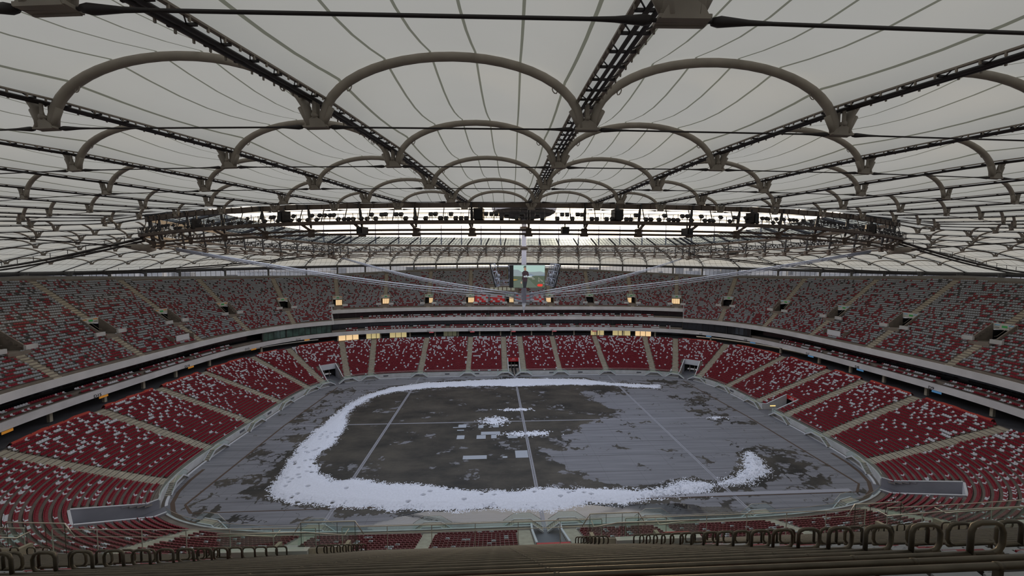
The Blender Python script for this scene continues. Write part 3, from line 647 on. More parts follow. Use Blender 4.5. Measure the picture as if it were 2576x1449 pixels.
# glowing panes stand in for sunset through the concourse behind the far stand
ribbon('wall_concourse_far', rect(28.4, 28.7, 9.8, 12.7), DGLASS, -SC_R-2, SC_R+2, 'dark glass wall of the far concourse', 'wall')
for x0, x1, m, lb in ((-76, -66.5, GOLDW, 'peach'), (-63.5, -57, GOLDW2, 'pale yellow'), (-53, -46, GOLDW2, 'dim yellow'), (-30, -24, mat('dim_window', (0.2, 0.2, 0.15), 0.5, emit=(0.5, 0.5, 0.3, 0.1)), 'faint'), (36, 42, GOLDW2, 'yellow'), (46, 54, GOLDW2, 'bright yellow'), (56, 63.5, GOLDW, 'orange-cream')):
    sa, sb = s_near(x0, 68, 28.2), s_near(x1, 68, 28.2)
    sa = sd_(sa, 0); sb = sd_(sb, 0); t = empty('concourse_window', P3(np.array((sa+sb)/2), 28.3, 9.85), 'wide %s sunset-glow window behind the far stand, %s of the tunnel' % (lb, 'left' if x0 < 0 else 'right'), 'window', 'glowing concourse windows behind the far stand')
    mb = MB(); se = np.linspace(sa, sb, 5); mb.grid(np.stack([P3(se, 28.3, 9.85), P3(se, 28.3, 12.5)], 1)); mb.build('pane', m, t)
    mb = MB(); [mb.bar(P3(np.array(q), 28.25, 9.85), P3(np.array(q), 28.25, 12.5), 0.18) for q in np.linspace(sa, sb, 4)]; mb.build('frame', DGREY, t)
# green glazed lounge front-left and dark one right
for sa, sb, m, lb in ((s_near(-99, 44, 28), s_near(-76, 62, 28), GREENG, 'green glazed lounge front under the left parapet'), (s_near(75, 62, 28), s_near(98, 44, 28), DGLASS, 'dark glazed lounge front under the right parapet')):
    sa, sb = min(sa, sb), max(sa, sb); t = empty('glazed_lounge', P3(np.array((sa+sb)/2), 27.2, 13.9), lb, 'lounge')
    se = np.linspace(sa, sb, 20); mb = MB(); mb.grid(np.stack([P3(se, 26.9, 13.9), P3(se, 26.9, 17.1)], 1)); mb.build('glazing', m, t)
    mb = MB()
    for i, q in enumerate(np.linspace(sa, sb, 13)): mb.bar(P3(np.array(q), 26.85, 13.9), P3(np.array(q), 26.85, 17.1), 0.7 if i % 4 == 0 else 0.12, 0.1, up=(1, 0, 0))
    mb.build('mullion', DGREY, t)
# section labels and little signs under the lower fascia
def lab(txt, s, m, z=12.75, hang=True, tf=25.36):
    T, Nn = frame(s, tf); w = P3(np.array(s), tf-0.03, z)
    o = text_mesh(txt, 0.95, 'section_lettering', m, w, np.array([Nn[1], -Nn[0], 0]), UP)
    return o
for txt, x, y, col in (('D16', -98, -31, 'orange'), ('D15', -100, -12, 'orange'), ('D14', -98, 12, 'orange'), ('D13', -94, 34, 'orange'), ('D12', -84, 51, 'orange'), ('D5', 80, 55, 'blue'), ('D6', 90, 41, 'blue'), ('D7', 98, 18, 'blue'), ('D8', 100, 2, 'blue'), ('D9', 98, -16, 'blue'),
                       ('D11', -36, 66, 'pink'), ('D10', -18, 66, 'pink'), ('D1', 0, 66, 'pink'), ('D2', 18, 66, 'pink'), ('D3', 36, 66, 'pink')):
    s = s_near(x, y, 25.4); T, Nn = frame(s, 25.4); t = empty('section_sign', P3(np.array(s), 25.2, 12.0), 'small hanging %s sign and dark %s lettering on the lower fascia' % (col, txt), 'sign', 'section signs along the lower fascia')
    o = lab(txt, s, mat('dark_letter', (0.03, 0.03, 0.035), 0.6)); o.parent = t; o.data.transform(Matrix.Translation(-t.location)); o.name = 'lettering'
    mb = MB(); mb.box(P3(np.array(s)+1.0, 25.25, 12.15), T, Nn, UP, 1.9, 0.08, 0.45)
    mb.build('hanging_plate', mat(col+'_plate', {'orange': (0.75, 0.30, 0.04), 'blue': (0.12, 0.35, 0.62), 'pink': (0.55, 0.12, 0.14)}[col], 0.5, emit=(*{'orange': (0.8, 0.35, 0.05), 'blue': (0.1, 0.3, 0.6), 'pink': (0.5, 0.1, 0.1)}[col], 0.15)), t)
# orange-red banners along the back of the lower tier
BAN = []
for lo, hi, sd in ((S_L-60, S_L+44, 'left'), (S_R-44, S_R+60, 'right')):
    ais = sorted([a for a, _ in A_LOW if lo < a < hi]); pts = ais
    for k in range(len(pts)-1):
        if pts[k+1]-pts[k] > 5: BAN.append((pts[k]+1.3, pts[k+1]-1.3, sd))
cnt = {}
for a, b, sd in BAN:
    k = cnt.get(sd, 0); cnt[sd] = k+1
    t = empty('banner', P3(np.array((a+b)/2), 23.3, 9.8), 'long orange-red fabric banner behind the back row, %s clockwise on the %s side' % (nth(k), sd), 'banner', 'orange-red banners behind the lower tier')
    n_ = int((b-a)/0.8); se = np.linspace(a, b, n_+1); wob = 0.12*np.sin(se*1.3)+0.08*np.sin(se*3.1)
    mb = MB(); G = np.stack([P3(se, 22.9, 10.0+wob*0.3), P3(se, 23.15, 10.75+wob*0.8), P3(se, 23.5, 10.85+wob*0.8), P3(se, 24.0, 10.1)], 1); mb.grid(G, smooth=False, flip=True); mb.build('fabric', ORANGE, t)
    for q in np.arange(a+1.2, b-0.8, 2.9):
        T, Nn = frame(q, 25); mb = MB(); o = P3(np.array(q), 22.95, 10.5); R = np.array([Nn[1], -Nn[0], 0])
        mb.prism([o+0.24*(R*math.cos(x)+UP*math.sin(x)) for x in np.linspace(0, 2*PI, 11)[:-1]], -Nn*0.03); mb.build('ball_motif', SIGNW, t)
    mb = MB(); [mb.bar(P3(np.array(q), 23.3, 9.7), P3(np.array(q), 23.3, 10.9), 0.06) for q in np.linspace(a, b, 6)]; mb.build('post', DGREY, t)

# ------------------------------------------------------------------ portals of the upper tier
PSIGNG = mat('sign_green', (0.05, 0.30, 0.08), 0.5, emit=(0.05, 0.35, 0.1, 0.08)); PSIGNO = mat('sign_orange', (0.70, 0.30, 0.08), 0.5); PSIGNB = mat('sign_blue', (0.25, 0.50, 0.70), 0.5)
PSW = mat('sign_cream', (0.55, 0.56, 0.52), 0.5)
for i, s0 in enumerate(PORT):
    w, k = PORTI[i]; z = zfl(s0); ts, te = port_t(s0), t_end(s0)
    T, Nn = frame(s0, 33.0); A = P3(np.array(s0), ts, 0.0); Bp = P3(np.array(s0), te, 0.0); Ln = np.linalg.norm(Bp-A); Nn = (Bp-A)/Ln; T = np.array([Nn[1], -Nn[0], 0]); A = A+UP*z
    dist = math.hypot(A[0]-CAM.x, A[1]-CAM.y)
    if A[1] < -60 and not (-45 < A[0] < 30): continue
    t = empty('entrance_portal', A, 'concrete entrance portal in the upper tier, %s clockwise on the %s' % (nth(k), w), 'portal', 'entrance portals of the upper tier')
    H = (te-ts)*0.78+0.6
    for sg in (-1, 1):
        mb = MB(); o = A+T*sg*PHW
        mb.prism([o-UP*0.3, o+Nn*Ln-UP*0.3, o+Nn*Ln+UP*(H), o+Nn*0.6+UP*1.1, o+UP*1.0], T*sg*0.22); mb.build('side_wall', CONC if dist > 40 else mat('beige_wall', (0.30, 0.27, 0.20), 0.8, noise=(2, 0.2)), t)
        mb = MB(); mb.box(A+T*sg*(PHW*0.55+1.55)-Nn*0.1+UP*0.55, T, Nn, UP, 2.1, 0.45, 0.9) if dist > 40 else mb.box(A+T*sg*(PHW-0.4)-Nn*0.1+UP*0.3, T, Nn, UP, 0.8, 0.2, 0.6)
        mb.build('front_ledge', WALLC, t)
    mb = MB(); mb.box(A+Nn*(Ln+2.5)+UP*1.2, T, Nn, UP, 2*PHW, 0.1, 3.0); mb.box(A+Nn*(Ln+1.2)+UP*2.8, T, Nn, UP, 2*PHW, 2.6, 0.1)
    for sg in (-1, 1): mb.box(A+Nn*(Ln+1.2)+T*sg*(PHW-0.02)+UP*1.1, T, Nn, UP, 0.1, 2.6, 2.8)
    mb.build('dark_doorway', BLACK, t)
    mb = MB(); mb.box(A+Nn*(Ln/2+1.1)-UP*0.6, T, Nn, UP, 2*PHW, Ln+3.8, 1.2); mb.build('portal_floor', CONC, t)
    mb = MB(); mb.box(A+Nn*(Ln+0.0)+UP*(2.75+(H-2.75)/2), T, Nn, UP, 2*PHW+0.4, 0.25, H-2.75); sg_ = mb.build('lintel_sign', PSW, t)
    colr = PSIGNO if A[0] < -40 else (PSIGNB if A[0] > 60 else PSIGNG)
    zc = 2.75+(H-2.75)/2
    for (dx, dz, ww, hh, m) in ((0.1, 0.0, 0.95, 0.5, PSIGNG), (-1.2, 0.32, 0.9, 0.28, colr), (1.2, 0.32, 0.9, 0.28, colr)):
        mb = MB(); mb.box(A+Nn*(Ln-0.14)+T*dx+UP*(zc+dz), T, Nn, UP, ww, 0.03, hh); mb.build('sign_field', m, t)
    if dist < 140:
        n1 = 12+((NPT-i) % 12); pre = 'G'
        for dx, dn in ((-1.15, 1), (1.15, 0)): text_mesh('%s%d' % (pre, n1+dn), 0.4, 'lettering', mat('sign_grey_text', (0.10, 0.11, 0.10), 0.6), A+Nn*(Ln-0.15)+T*dx+UP*(zc-0.3), T, UP, t)
    if abs(A[0]) < 82 and A[1] > 40:
        fr = (1.0, 0.55, 0.62, 0.85, 0.85, 0.85, 0.8, 0.5, 0.0)
        side = -1 if A[0] > 5 else 1; wd = 0.55+0.45*((i*7) % 5)/4
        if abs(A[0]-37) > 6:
            mb = MB(); mb.box(A+Nn*(Ln+2.35)+T*(side*(1-wd)*PHW)+UP*1.15, T, Nn, UP, 2*PHW*wd, 0.05, 2.3); mb.build('sunset_glow_pane', GOLDW, t)  # emissive pane in place of sunset through the doorway
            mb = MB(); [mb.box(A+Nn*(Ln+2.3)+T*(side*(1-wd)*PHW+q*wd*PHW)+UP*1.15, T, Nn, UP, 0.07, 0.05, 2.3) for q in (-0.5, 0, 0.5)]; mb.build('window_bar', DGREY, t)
    mb = MB()
    for sg in (-1, 1): mb.tube([A+T*sg*(PHW+0.1)+UP*1.7, A+T*sg*(PHW+0.1)+Nn*0.6+UP*1.75, A+T*sg*(PHW+0.1)+Nn*Ln+UP*(H+0.8)], 0.03, 5)
    mb.tube([A+T*-(PHW+0.1)+Nn*Ln+UP*(H+0.8), A+T*(PHW+0.1)+Nn*Ln+UP*(H+0.8)], 0.03, 5)
    mb.build('handrail', BRASSR if dist < 60 else STEEL, t)
    if dist < 60:
        mb = MB()
        for sg in (-1, 1):
            a = A+T*sg*(PHW+0.1); mb.add([a+UP*1.05, a+Nn*Ln+UP*H, a+Nn*Ln+UP*(H+0.78), a+UP*1.68], [(0, 1, 2, 3)])
        a = A+Nn*Ln; mb.add([a-T*PHW+UP*H, a+T*PHW+UP*H, a+T*PHW+UP*(H+0.78), a-T*PHW+UP*(H+0.78)], [(0, 1, 2, 3)]); mb.build('glass_panel', BALG, t)
# red and grey checked banners on the far upper tier, left and right of the middle portal
for x0, x1, seed, lb in ((-16.3, -10.3, 1, 'leftmost, between two glowing portals'), (-9.2, -2.6, 2, 'just left of the mast'), (2.8, 9.0, 4, 'just right of the mast'), (10, 15.6, 5, 'rightmost, partly behind the cables')):
    q = MB(); nx = int(round((x1-x0)/1.05)); r = np.random.default_rng(seed)
    for i in range(nx):
        for j in range(4):
            xa, xb = x0+(x1-x0)*i/nx, x0+(x1-x0)*(i+1)/nx; ya, yb = 73.6+j*1.0, 73.6+(j+1)*1.0; za = 23.3+j*0.77; zb = za+0.77
            red = ((i//1+j//1+seed) % 3 != 0) if r.random() < 0.6 else (r.random() < 0.5)
            q.add([(xa, ya, za+1.1), (xb, ya, za+1.1), (xb, yb, zb+1.1), (xa, yb, zb+1.1)], [(0, 1, 2, 3)], 0 if red else 1)
    tag(q.build('checked_banner', [SIGNRED, mat('banner_grey', (0.38, 0.38, 0.42), 0.6)], loc=(x0, 72.6, 23.9)), 'red and grey checked cloth over seats on far upper tier, '+lb, 'banner', 'checked cloths over the far seats')
# camera platforms at the upper parapets, control room in the far upper tier
for x, y, lb in ((-104, 14, 'left'), (104, 12, 'right')):
    s = s_near(x, y, 28); T, Nn = frame(s, 28); A = P3(np.array(s), 27.3, zu(27.3)); t = empty('camera_platform', A, 'white boxed camera platform notched into the %s upper tier' % lb, 'platform')
    mb = MB(); mb.box(A+Nn*0.4+UP*0.9, T, Nn, UP, 4.2, 0.2, 1.9); mb.build('front_panel', WHITEP, t)
    mb = MB(); [mb.prism([A+T*q-UP*0.2, A+T*q+Nn*2.6-UP*0.2, A+T*q+Nn*2.6+UP*2.2, A+T*q+UP*1.6], T*0.15) for q in (-3.2, 3.2)]; mb.build('side_panel', CONC, t)
    mb = MB(); mb.box(A+Nn*1.6+UP*0.1, T, Nn, UP, 6.2, 2.6, 0.1); mb.build('deck', CONC, t)
t = empty('control_room', (-3.5, 79.2, 29.0), 'grey control room with window strips in the far upper tier, behind the screen', 'room')
mb = MB(); mb.box((-3.5, 81, 30.0), (1, 0, 0), (0, 1, 0), UP, 15, 4, 3.0); mb.build('body', CONC, t)
mb = MB(); [mb.box((-8.5+k*2.0, 78.98, 30.2), (1, 0, 0), (0, 1, 0), UP, 1.5, 0.06, 1.5) for k in range(6)]; mb.build('window', mat('cream_window', (0.4, 0.42, 0.34), 0.4, emit=(0.6, 0.62, 0.5, 0.12)), t)

# ------------------------------------------------------------------ top rim, facade, outer ring
se = np.linspace(0, L0, 361)[:-1]
tt = ztop_t(se); zt = zu(tt)
nm = np.clip((np.abs(sd_(se, S_N))-42)/4, 0, 1)            # the rim is behind the camera there
G = np.stack([P3(se, tt+0.3, zt-0.6), P3(se, tt+0.3, zt+0.75*nm), P3(se, tt+0.8, zt+0.75*nm), P3(se, tt+4.0, zt-0.2), P3(se, tt+4.0, zt-3.0)], 1)
mb = MB(); mb.grid(G, wrap=True, flip=True); tag(mb.build('trim_top_rim', mat('rim_concrete', (0.24, 0.23, 0.21), 0.85, noise=(0.4, 0.15))), 'concrete rim above the last row', 'rim', kind='structure')

# ------------------------------------------------------------------ roof geometry
CXR, CYR = 62.0, 34.6
def ring_pts(n=2400):
    q = []
    for k in np.linspace(-1, 1, 801): q.append((CXR*k, CYR+(49.3-CYR)*(1-abs(k)**2.3)))
    for k in np.linspace(1, -1, 601)[1:]: q.append((CXR+(67.5-CXR)*(1-k*k), CYR*k))
    for k in np.linspace(1, -1, 801)[1:]: q.append((CXR*k, -(CYR+(49.3-CYR)*(1-abs(k)**2.3))))
    for k in np.linspace(-1, 1, 601)[1:]: q.append((-(CXR+(67.5-CXR)*(1-k*k)), CYR*k))
    return np.array(q)
RP = ring_pts(); rc = np.concatenate([[0], np.cumsum(np.hypot(*np.diff(RP, axis=0).T))]); RL_ = rc[-1]; rmid = rc[400]
def ring(v):                                               # v metres clockwise from the far middle
    q = (v+rmid) % RL_; return np.array([np.interp(q, rc, RP[:, 0]), np.interp(q, rc, RP[:, 1])])
thn = np.linspace(0, 2*PI, 8001); ca, sa = np.sin(thn), np.cos(thn); ra = (np.abs(ca/128)**2.6+np.abs(sa/104)**2.6)**(-1/2.6)
OP = np.stack([ra*ca, ra*sa], 1); oc = np.concatenate([[0], np.cumsum(np.hypot(*np.diff(OP, axis=0).T))]); OL = oc[-1]
QI = [3.5+7*k for k in range(9)]+[61.9, 64.3]+[66.5, 73.5, 80.5, 87.5, 94.5]           # spoke feet along a quarter of the inner ring (of 98)
QO = [5.2, 15.6, 26.0, 36.6, 47.4, 58.6, 70.2, 82.4, 95.2, 110.0, 125.5, 140.4, 150.5, 160.2, 169.6, 178.8]   # and along the outer edge (of 183)
NSP = 64; VS = RL_/NSP; VPOS = []; OPOS = []
for q_ in range(4):
    for a_, b_ in zip(QI, QO): VPOS.append((q_+a_/98 if q_ % 2 == 0 else q_+1-a_/98)); OPOS.append((q_+b_/183 if q_ % 2 == 0 else q_+1-b_/183))
VPOS.sort(); OPOS.sort(); VPOS = [v*RL_/4 for v in VPOS]
def outer(fr):                                             # fr in 0..4 quadrants, clockwise from the far middle
    d = (fr % 4)/4*OL; return np.array([np.interp(d, oc, OP[:, 0]), np.interp(d, oc, OP[:, 1])])
def endness(fr): u = (fr % 2); return 0.5-0.5*math.cos(PI*min(u, 2-u))
FN = [0.0, .082, .21, .342, .47, .6, .73, .863, 1.0]; GZ = [0.0, .127, .192, .232, .278, .365, .497, .706, 1.0]
SPO = []; ENDN_ = []
def rise(i, sp): return min(0.26*sp, 2.4-0.9*ENDN_[i % NSP])
for i in range(NSP):
    v = VPOS[i]; fr = OPOS[i]; a = ring(v); b = outer(fr); e_ = endness(fr); zi = 48.0; zo = 41.7-3.4*e_
    ENDN_.append(e_)
    SPO.append([np.array([*(a+(b-a)*f), zi+(zo-zi)*g]) for f, g in zip(FN, GZ)])
def node(i, k): return SPO[i % NSP][k]
CABZ = 0.95
TRN = {}
def oword(i):
    return nth(i)
for i in range(NSP):
    S = SPO[i]; d = S[-1]-S[0]; d[2] = 0; d /= np.linalg.norm(d); sd2 = np.array([-d[1], d[0], 0]); near = min(np.linalg.norm((p-np.array(CAM))) for p in S)
    top = [p+UP*CABZ for p in S]; mid = S[4]
    t = empty('radial_truss', top[0], 'dark radial roof truss with ladder rungs between fabric bays, %s clockwise from the far middle' % nth(i) if i < 40 else 'dark radial roof truss with ladder rungs, %s anticlockwise from the far middle' % nth(NSP-1-i), 'roof truss', 'radial trusses of the roof')
    mb = MB(); cr_ = 0.06 if near < 60 else 0.075
    for o in (-0.1, 0.1): mb.tube([p+sd2*o for p in top], cr_, 6)
    mb.build('cable', BLACKST, t)
    mb = MB()
    for o in (-0.34, 0.34):
        for a, b in zip(top[:-1], top[1:]): mb.bar(a+sd2*o+UP*0.10, b+sd2*o+UP*0.10, 0.12, 0.05)
        if near < 30:
            for a, b in zip(top[:-1], top[1:]):
                n_ = max(1, int(np.linalg.norm(b-a)/0.45))
                for q in range(n_): c2 = a+(b-a)*(q+0.5)/n_; mb.bar(c2+sd2*o*1.1+UP*0.1, c2+sd2*o*1.1-UP*0.02, 0.04)
    mb.build('clamp_strip', STEEL, t)
    stp = 0.85 if near < 40 else (1.7 if near < 110 else 3.4); lat = MB(); rproto = None
    for a, b in zip(top[:-1], top[1:]):
        Lq = np.linalg.norm(b-a); n_ = max(1, int(Lq/stp))
        for q in range(n_):
            c = a+(b-a)*(q+0.5)/n_
            if near < 30 and np.linalg.norm(c-np.array(CAM)) < 45:
                if rproto is None:
                    m_ = MB(); m_.bar(-sd2*0.33, sd2*0.33, 0.05, 0.06); m_.bar(sd2*0.1, sd2*0.33+d*0.3, 0.025); m_.bar(-sd2*0.1, -sd2*0.33+d*0.3, 0.025); rproto = m_.mesh('rung', BLACKST)
                o_ = bpy.data.objects.new('rung', rproto); COL.objects.link(o_); o_.parent = t; o_.location = Vector(c+UP*0.04)-t.location
            else: lat.bar(c-sd2*0.33+UP*0.04, c+sd2*0.33+UP*0.04, 0.07, 0.07)
    if lat.v: lat.build('merged_rungs', BLACKST, t)  # remaining ladder rungs of this truss, joined in one mesh
    for k in range(1, 8):
        p = S[k]; dn = S[k-1]-S[k+1]; dn /= np.linalg.norm(dn); mb = MB()
        mb.box(p+UP*0.10, sd2, d, UP, 0.85, 0.26, 0.06)
        for g in (-0.12, 0.10):
            mb.prism([q+d*g for q in (p+sd2*0.4+UP*0.05, p-sd2*0.4+UP*0.05, p-sd2*0.3+UP*0.24, p-sd2*0.07+UP*0.4, p-sd2*0.06+UP*0.95, p+sd2*0.06+UP*0.95, p+sd2*0.07+UP*0.4, p+sd2*0.3+UP*0.24)], d*0.04)
        mb.tube([p+UP*0.45-d*0.16, p+UP*0.45+d*0.18], 0.09, 10)
        for g in (-1, 1): mb.tube([p+sd2*0.24*g+UP*0.15, p+sd2*0.55*g+UP*0.75], 0.10, 8)
        mb.build('node_bracket', STEEL, t)
# arches
ARCH_STUFF = MB(); arch_n = 0
def arch_curve(i, k, n=17):
    a, b = node(i, k), node(i+1, k); sp = np.linalg.norm(b-a); H = rise(i, sp); u = np.linspace(0, 1, n)
    dvec = (b-a)/sp; a2, b2 = a+dvec*0.22+UP*0.12, b-dvec*0.22+UP*0.12
    ang = PI*u; return np.array([a2*(0.5+0.5*math.cos(x))+b2*(0.5-0.5*math.cos(x))+UP*H*math.sin(x)**0.9 for x in ang]), H
acands = []
for i in range(NSP):
    for k in range(1, 8):
        m_ = (node(i, k)+node(i+1, k))/2-np.array(CAM); dd = m_ @ np.array(f_); acands.append((np.linalg.norm(m_)*(1 if dd > -2 else 9), i, k))
acands.sort(); first = {(i, k) for _, i, k in acands[:300]}
for i in range(NSP):
    for k in range(1, 8):
        C, H = arch_curve(i, k, 25 if (i, k) in first else 9); dd = np.linalg.norm((C[0]-np.array(CAM)))
        if (i, k) in first:
            mb = MB(); mb.tube(C, 0.15, 10 if dd < 45 else 6)
            if dd < 45:                                     # small rope eyelets under the tube
                for q in (5, 19): mb.tube([C[q]-UP*0.14+UP*0.1*math.cos(x)-UP*0.08+(C[q+1]-C[q])/np.linalg.norm(C[q+1]-C[q])*0.1*math.sin(x) for x in np.linspace(0, 2*PI, 9)[:-1]], 0.02, 4, closed=True)
            tag(mb.build('roof_arch', STEEL, loc=C[0]), 'curved beige steel tube arch carrying the roof fabric between two trusses', 'roof arch', 'tube arches under the roof fabric')
        else: ARCH_STUFF.tube(C, 0.15, 5)
tag(ARCH_STUFF.build('roof_arches', STEEL), 'distant beige steel arches under the far roof fabric', 'roof arch', 'tube arches under the roof fabric', 'stuff')
# fabric bays
for i in range(NSP):
    NU = 18; rows = []; us = np.linspace(0, 1, NU+1); uvs = []
    for k in range(8):
        A0, B0 = node(i, k), node(i+1, k); A1, B1 = node(i, k+1), node(i+1, k+1); M_ = 6
        for j in range(M_+(1 if k == 7 else 0)):
            f = j/M_; A = A0+(A1-A0)*f; B = B0+(B1-B0)*f; sp = np.linalg.norm(B-A); H0 = rise(i, sp)
            hk = 0.0 if k == 0 else 1.0; hk1 = 0.12 if k == 7 else 1.0
            hh = hk*(1-f)+hk1*f; sag = math.sin(PI*f)*0.22*(1 if hh > 0.2 else 0.3)
            ang = PI*us; ux = 0.5-0.5*np.cos(ang); h = np.maximum(CABZ+0.1, H0*hh*np.sin(ang)**0.9+0.15+0.17)-(H0*sag)*np.sin(ang)**1.5
            h = np.maximum(h, CABZ+0.1-0.3*np.sin(ang)*math.sin(PI*f)) if hh > 0.2 else np.maximum(h*0+CABZ+0.1, h)
            row = A[None]*(1-ux)[:, None]+B[None]*ux[:, None]; row[:, 2] += h; rows.append(row); uvs.append(ux)
    G = np.array(rows); a, b = G.shape[:2]; V = G.reshape(-1, 3)
    ii, jj = np.meshgrid(np.arange(a-1), np.arange(b-1), indexing='ij'); ii = ii.ravel(); jj = jj.ravel()
    Q = np.stack([ii*b+jj, ii*b+jj+1, (ii+1)*b+jj+1, (ii+1)*b+jj], 1)
    o = fast_mesh('roof_fabric_bay', V, Q, [FABRIC], smooth=True); me = o.data; uvl = me.uv_layers.new(name='uv'); U = np.array(uvs).reshape(-1)*6.0+0.5
    uvl.data.foreach_set('uv', np.stack([U[Q.ravel()], (Q.ravel()//b)/6.0], 1).astype(np.float32).ravel())
    tag(o, 'off-white translucent roof fabric bay with dark seams, %s %s from the far middle' % ((nth(i), 'clockwise') if i < 40 else (nth(NSP-1-i), 'anticlockwise')), 'roof fabric', 'fabric bays of the roof', kind='structure')
# hoop cables through the nodes
for k in range(1, 8):
    pts = [node(i, k)+UP*0.1 for i in range(NSP)]; d = 0
    mb = MB(); mb.tube(np.array(pts), 0.032, 5, closed=True)
    t = empty('hoop_cable', pts[0], 'thin dark cable linking the roof brackets, %s circle out from the inner ring' % nth(k-1), 'cable', 'hoop cables of the roof')
    mb.build('wire', BLACKST, t)
    for i in range(NSP):
        a, b = np.array(pts[i]), np.array(pts[(i+1) % NSP]); v = (b-a)/np.linalg.norm(b-a)
        for p, s_ in ((a, 1), (b, -1)):
            if np.linalg.norm(p-np.array(CAM)) < 55 and p[1] > CAM.y-2: ends = MB(); ends.tube([p+v*s_*0.5, p+v*s_*0.62, p+v*s_*1.1, p+v*s_*1.5], [0.06, 0.085, 0.045, 0.032], 8); ends.build('fork_end', BLACKST, t)
# compression ring, columns and facade glass at the roof edge
mb = MB(); oe = [SPO[i][-1]+UP*0.55 for i in range(NSP)]
fine = np.linspace(0, 4, 281)[:-1]; pr = np.array([[*outer(f), 41.7-3.4*endness(f)+0.45] for f in fine]); mb.tube(pr, 0.62, 10, closed=True)
tag(mb.build('compression_ring', DGREY, loc=pr[0]), 'thick dark steel tube ring along the outer edge of the roof', 'ring beam')
mb = MB(); G = np.stack([pr+UP*-0.4, pr+UP*-9.0], 1); mb.grid(G, wrap=True); tag(mb.build('window_1', FACG), 'outer glass facade under the roof edge', 'window', kind='structure')
cn = 0
for i in range(NSP):
    p = SPO[i][-1]
    if p[1] < -85: continue
    d = p-SPO[i][0]; d[2] = 0; d /= np.linalg.norm(d); mb = MB(); q = p-d*2.2; mb.tube([q-UP*9+d*0, q-UP*0.4+UP*1.2, ], 0.38, 8); mb.bar(q-UP*0.2, p+UP*0.2, 0.3, 0.5)
    tag(mb.build('roof_column', DGREY, loc=q-UP*9), 'dark round column holding up the outer roof edge behind the top row', 'column', 'columns under the outer roof edge')
mb = MB()
for j, f in enumerate(np.linspace(0, 4, 449)[:-1]):
    p = np.array([*outer(f), 41.7-3.4*endness(f)])
    if p[1] > -80: mb.bar(p-UP*7, p+UP*0.1, 0.09)
tag(mb.build('trim_facade_mullions', DGREY), 'thin facade mullions', 'mullion', kind='structure')

# ------------------------------------------------------------------ inner ring
RZ = lambda v: 44.9-1.1*endn(v)
def endn(v):
    p = ring(v); return max(0.0, min(1.0, (abs(p[0])-30)/32))**1.5
def ringline(off, zf, n=336):
    vs = np.arange(n)*RL_/n; pts = []
    for v in vs:
        p = ring(v); c = p/np.linalg.norm(p); pts.append([p[0]+c[0]*off, p[1]+c[1]*off, zf(v)])
    return np.array(pts)
t = empty('tension_ring', (*ring(0), 44.9), 'pair of thick dark tension cables forming the lower inner ring of the roof', 'ring cable')
for o_, dz in ((-0.5, 0.1), (-0.5, 0.6)):
    mb = MB(); mb.tube(ringline(o_, lambda v: RZ(v)+dz), 0.14, 8, closed=True); mb.build('ring_cable', BROWNST, t)
for i in range(NSP):
    p = ring(VPOS[i]); c = np.array([*(p/np.linalg.norm(p)), 0]); z = RZ(VPOS[i]); Tn = np.array([-c[1], c[0], 0]); q = np.array([*p, z+0.4])-c*0.5
    mb = MB(); mb.box(q, Tn, c, UP, 0.7, 0.5, 0.85); mb.box(q-UP*0.5, Tn, c, UP, 1.0, 0.35, 0.22); mb.bar(q+c*0.2+UP*0.3, q+c*1.2+UP*0.9, 0.25); mb.build('cable_clamp', BROWNST, t)
t = empty('upper_ring_beam', (*ring(0), 48.1), 'brown panelled upper beam round the inner edge of the roof', 'ring beam')
BZ = lambda v: 48.55-0.4*endn(v)
pr = ringline(0, BZ); pi_ = ringline(-0.5, BZ); mb = MB(); mb.grid(np.stack([pr-UP*0.32, pr+UP*0.32, pi_+UP*0.32, pi_-UP*0.32, pr-UP*0.32], 1), wrap=True); mb.build('beam', BROWNST, t)
mb = MB()
for v in np.arange(0, RL_, 1.75):
    p = ring(v); c = np.array([*(p/np.linalg.norm(p)), 0]); q = np.array([*p, BZ(v)])+c*0.04; mb.bar(q-UP*0.36, q+UP*0.4, 0.12, 0.12)
mb.build('stiffener', BROWNST, t)
# struts of the inner ring
for i in range(NSP):
    v = VPOS[i]; p = ring(v); c = np.array([*(p/np.linalg.norm(p)), 0]); a = np.array([*p, RZ(v)+0.9])-c*0.5; m1 = np.array([*p, BZ(v)-0.3]); b = m1-c*0.2; top = SPO[i][0]+UP*CABZ
    mb = MB(); mb.tube([a, a+(b-a)*0.25, a+(b-a)*0.8, b], [0.10, 0.19, 0.19, 0.12], 8); mb.bar(m1, top, 0.2); tag(mb.build('ring_strut', DGREY, loc=a), 'dark tapering strut standing between the two inner rings', 'strut', 'struts between the inner rings')
# lighting catwalk
CZ = lambda v: 46.35-0.75*endn(v)
t = empty('lighting_catwalk', (*ring(0), 46.3), 'long dark catwalk with railings hanging round the inner ring of the roof', 'catwalk')
a_ = ringline(0.9, CZ); b_ = ringline(0.1, CZ); mb = MB(); mb.grid(np.stack([a_-UP*0.2, a_+UP*0.2, b_+UP*0.2, b_-UP*0.2, a_-UP*0.2], 1), wrap=True); mb.build('deck', BROWNST, t)
mb = MB()
for o_ in (0.9, 0.1):
    for h in (0.55, 1.1): mb.tube(ringline(o_, lambda v: CZ(v)+h), 0.035, 4, closed=True)
for v in np.arange(0, RL_, 1.9):
    p = ring(v); c = np.array([*(p/np.linalg.norm(p)), 0])
    for o_ in (0.9, 0.1): q = np.array([*p, CZ(v)])+c*o_; mb.bar(q, q+UP*1.15, 0.06)
mb.build('railing', DGREY, t)
mb = MB()
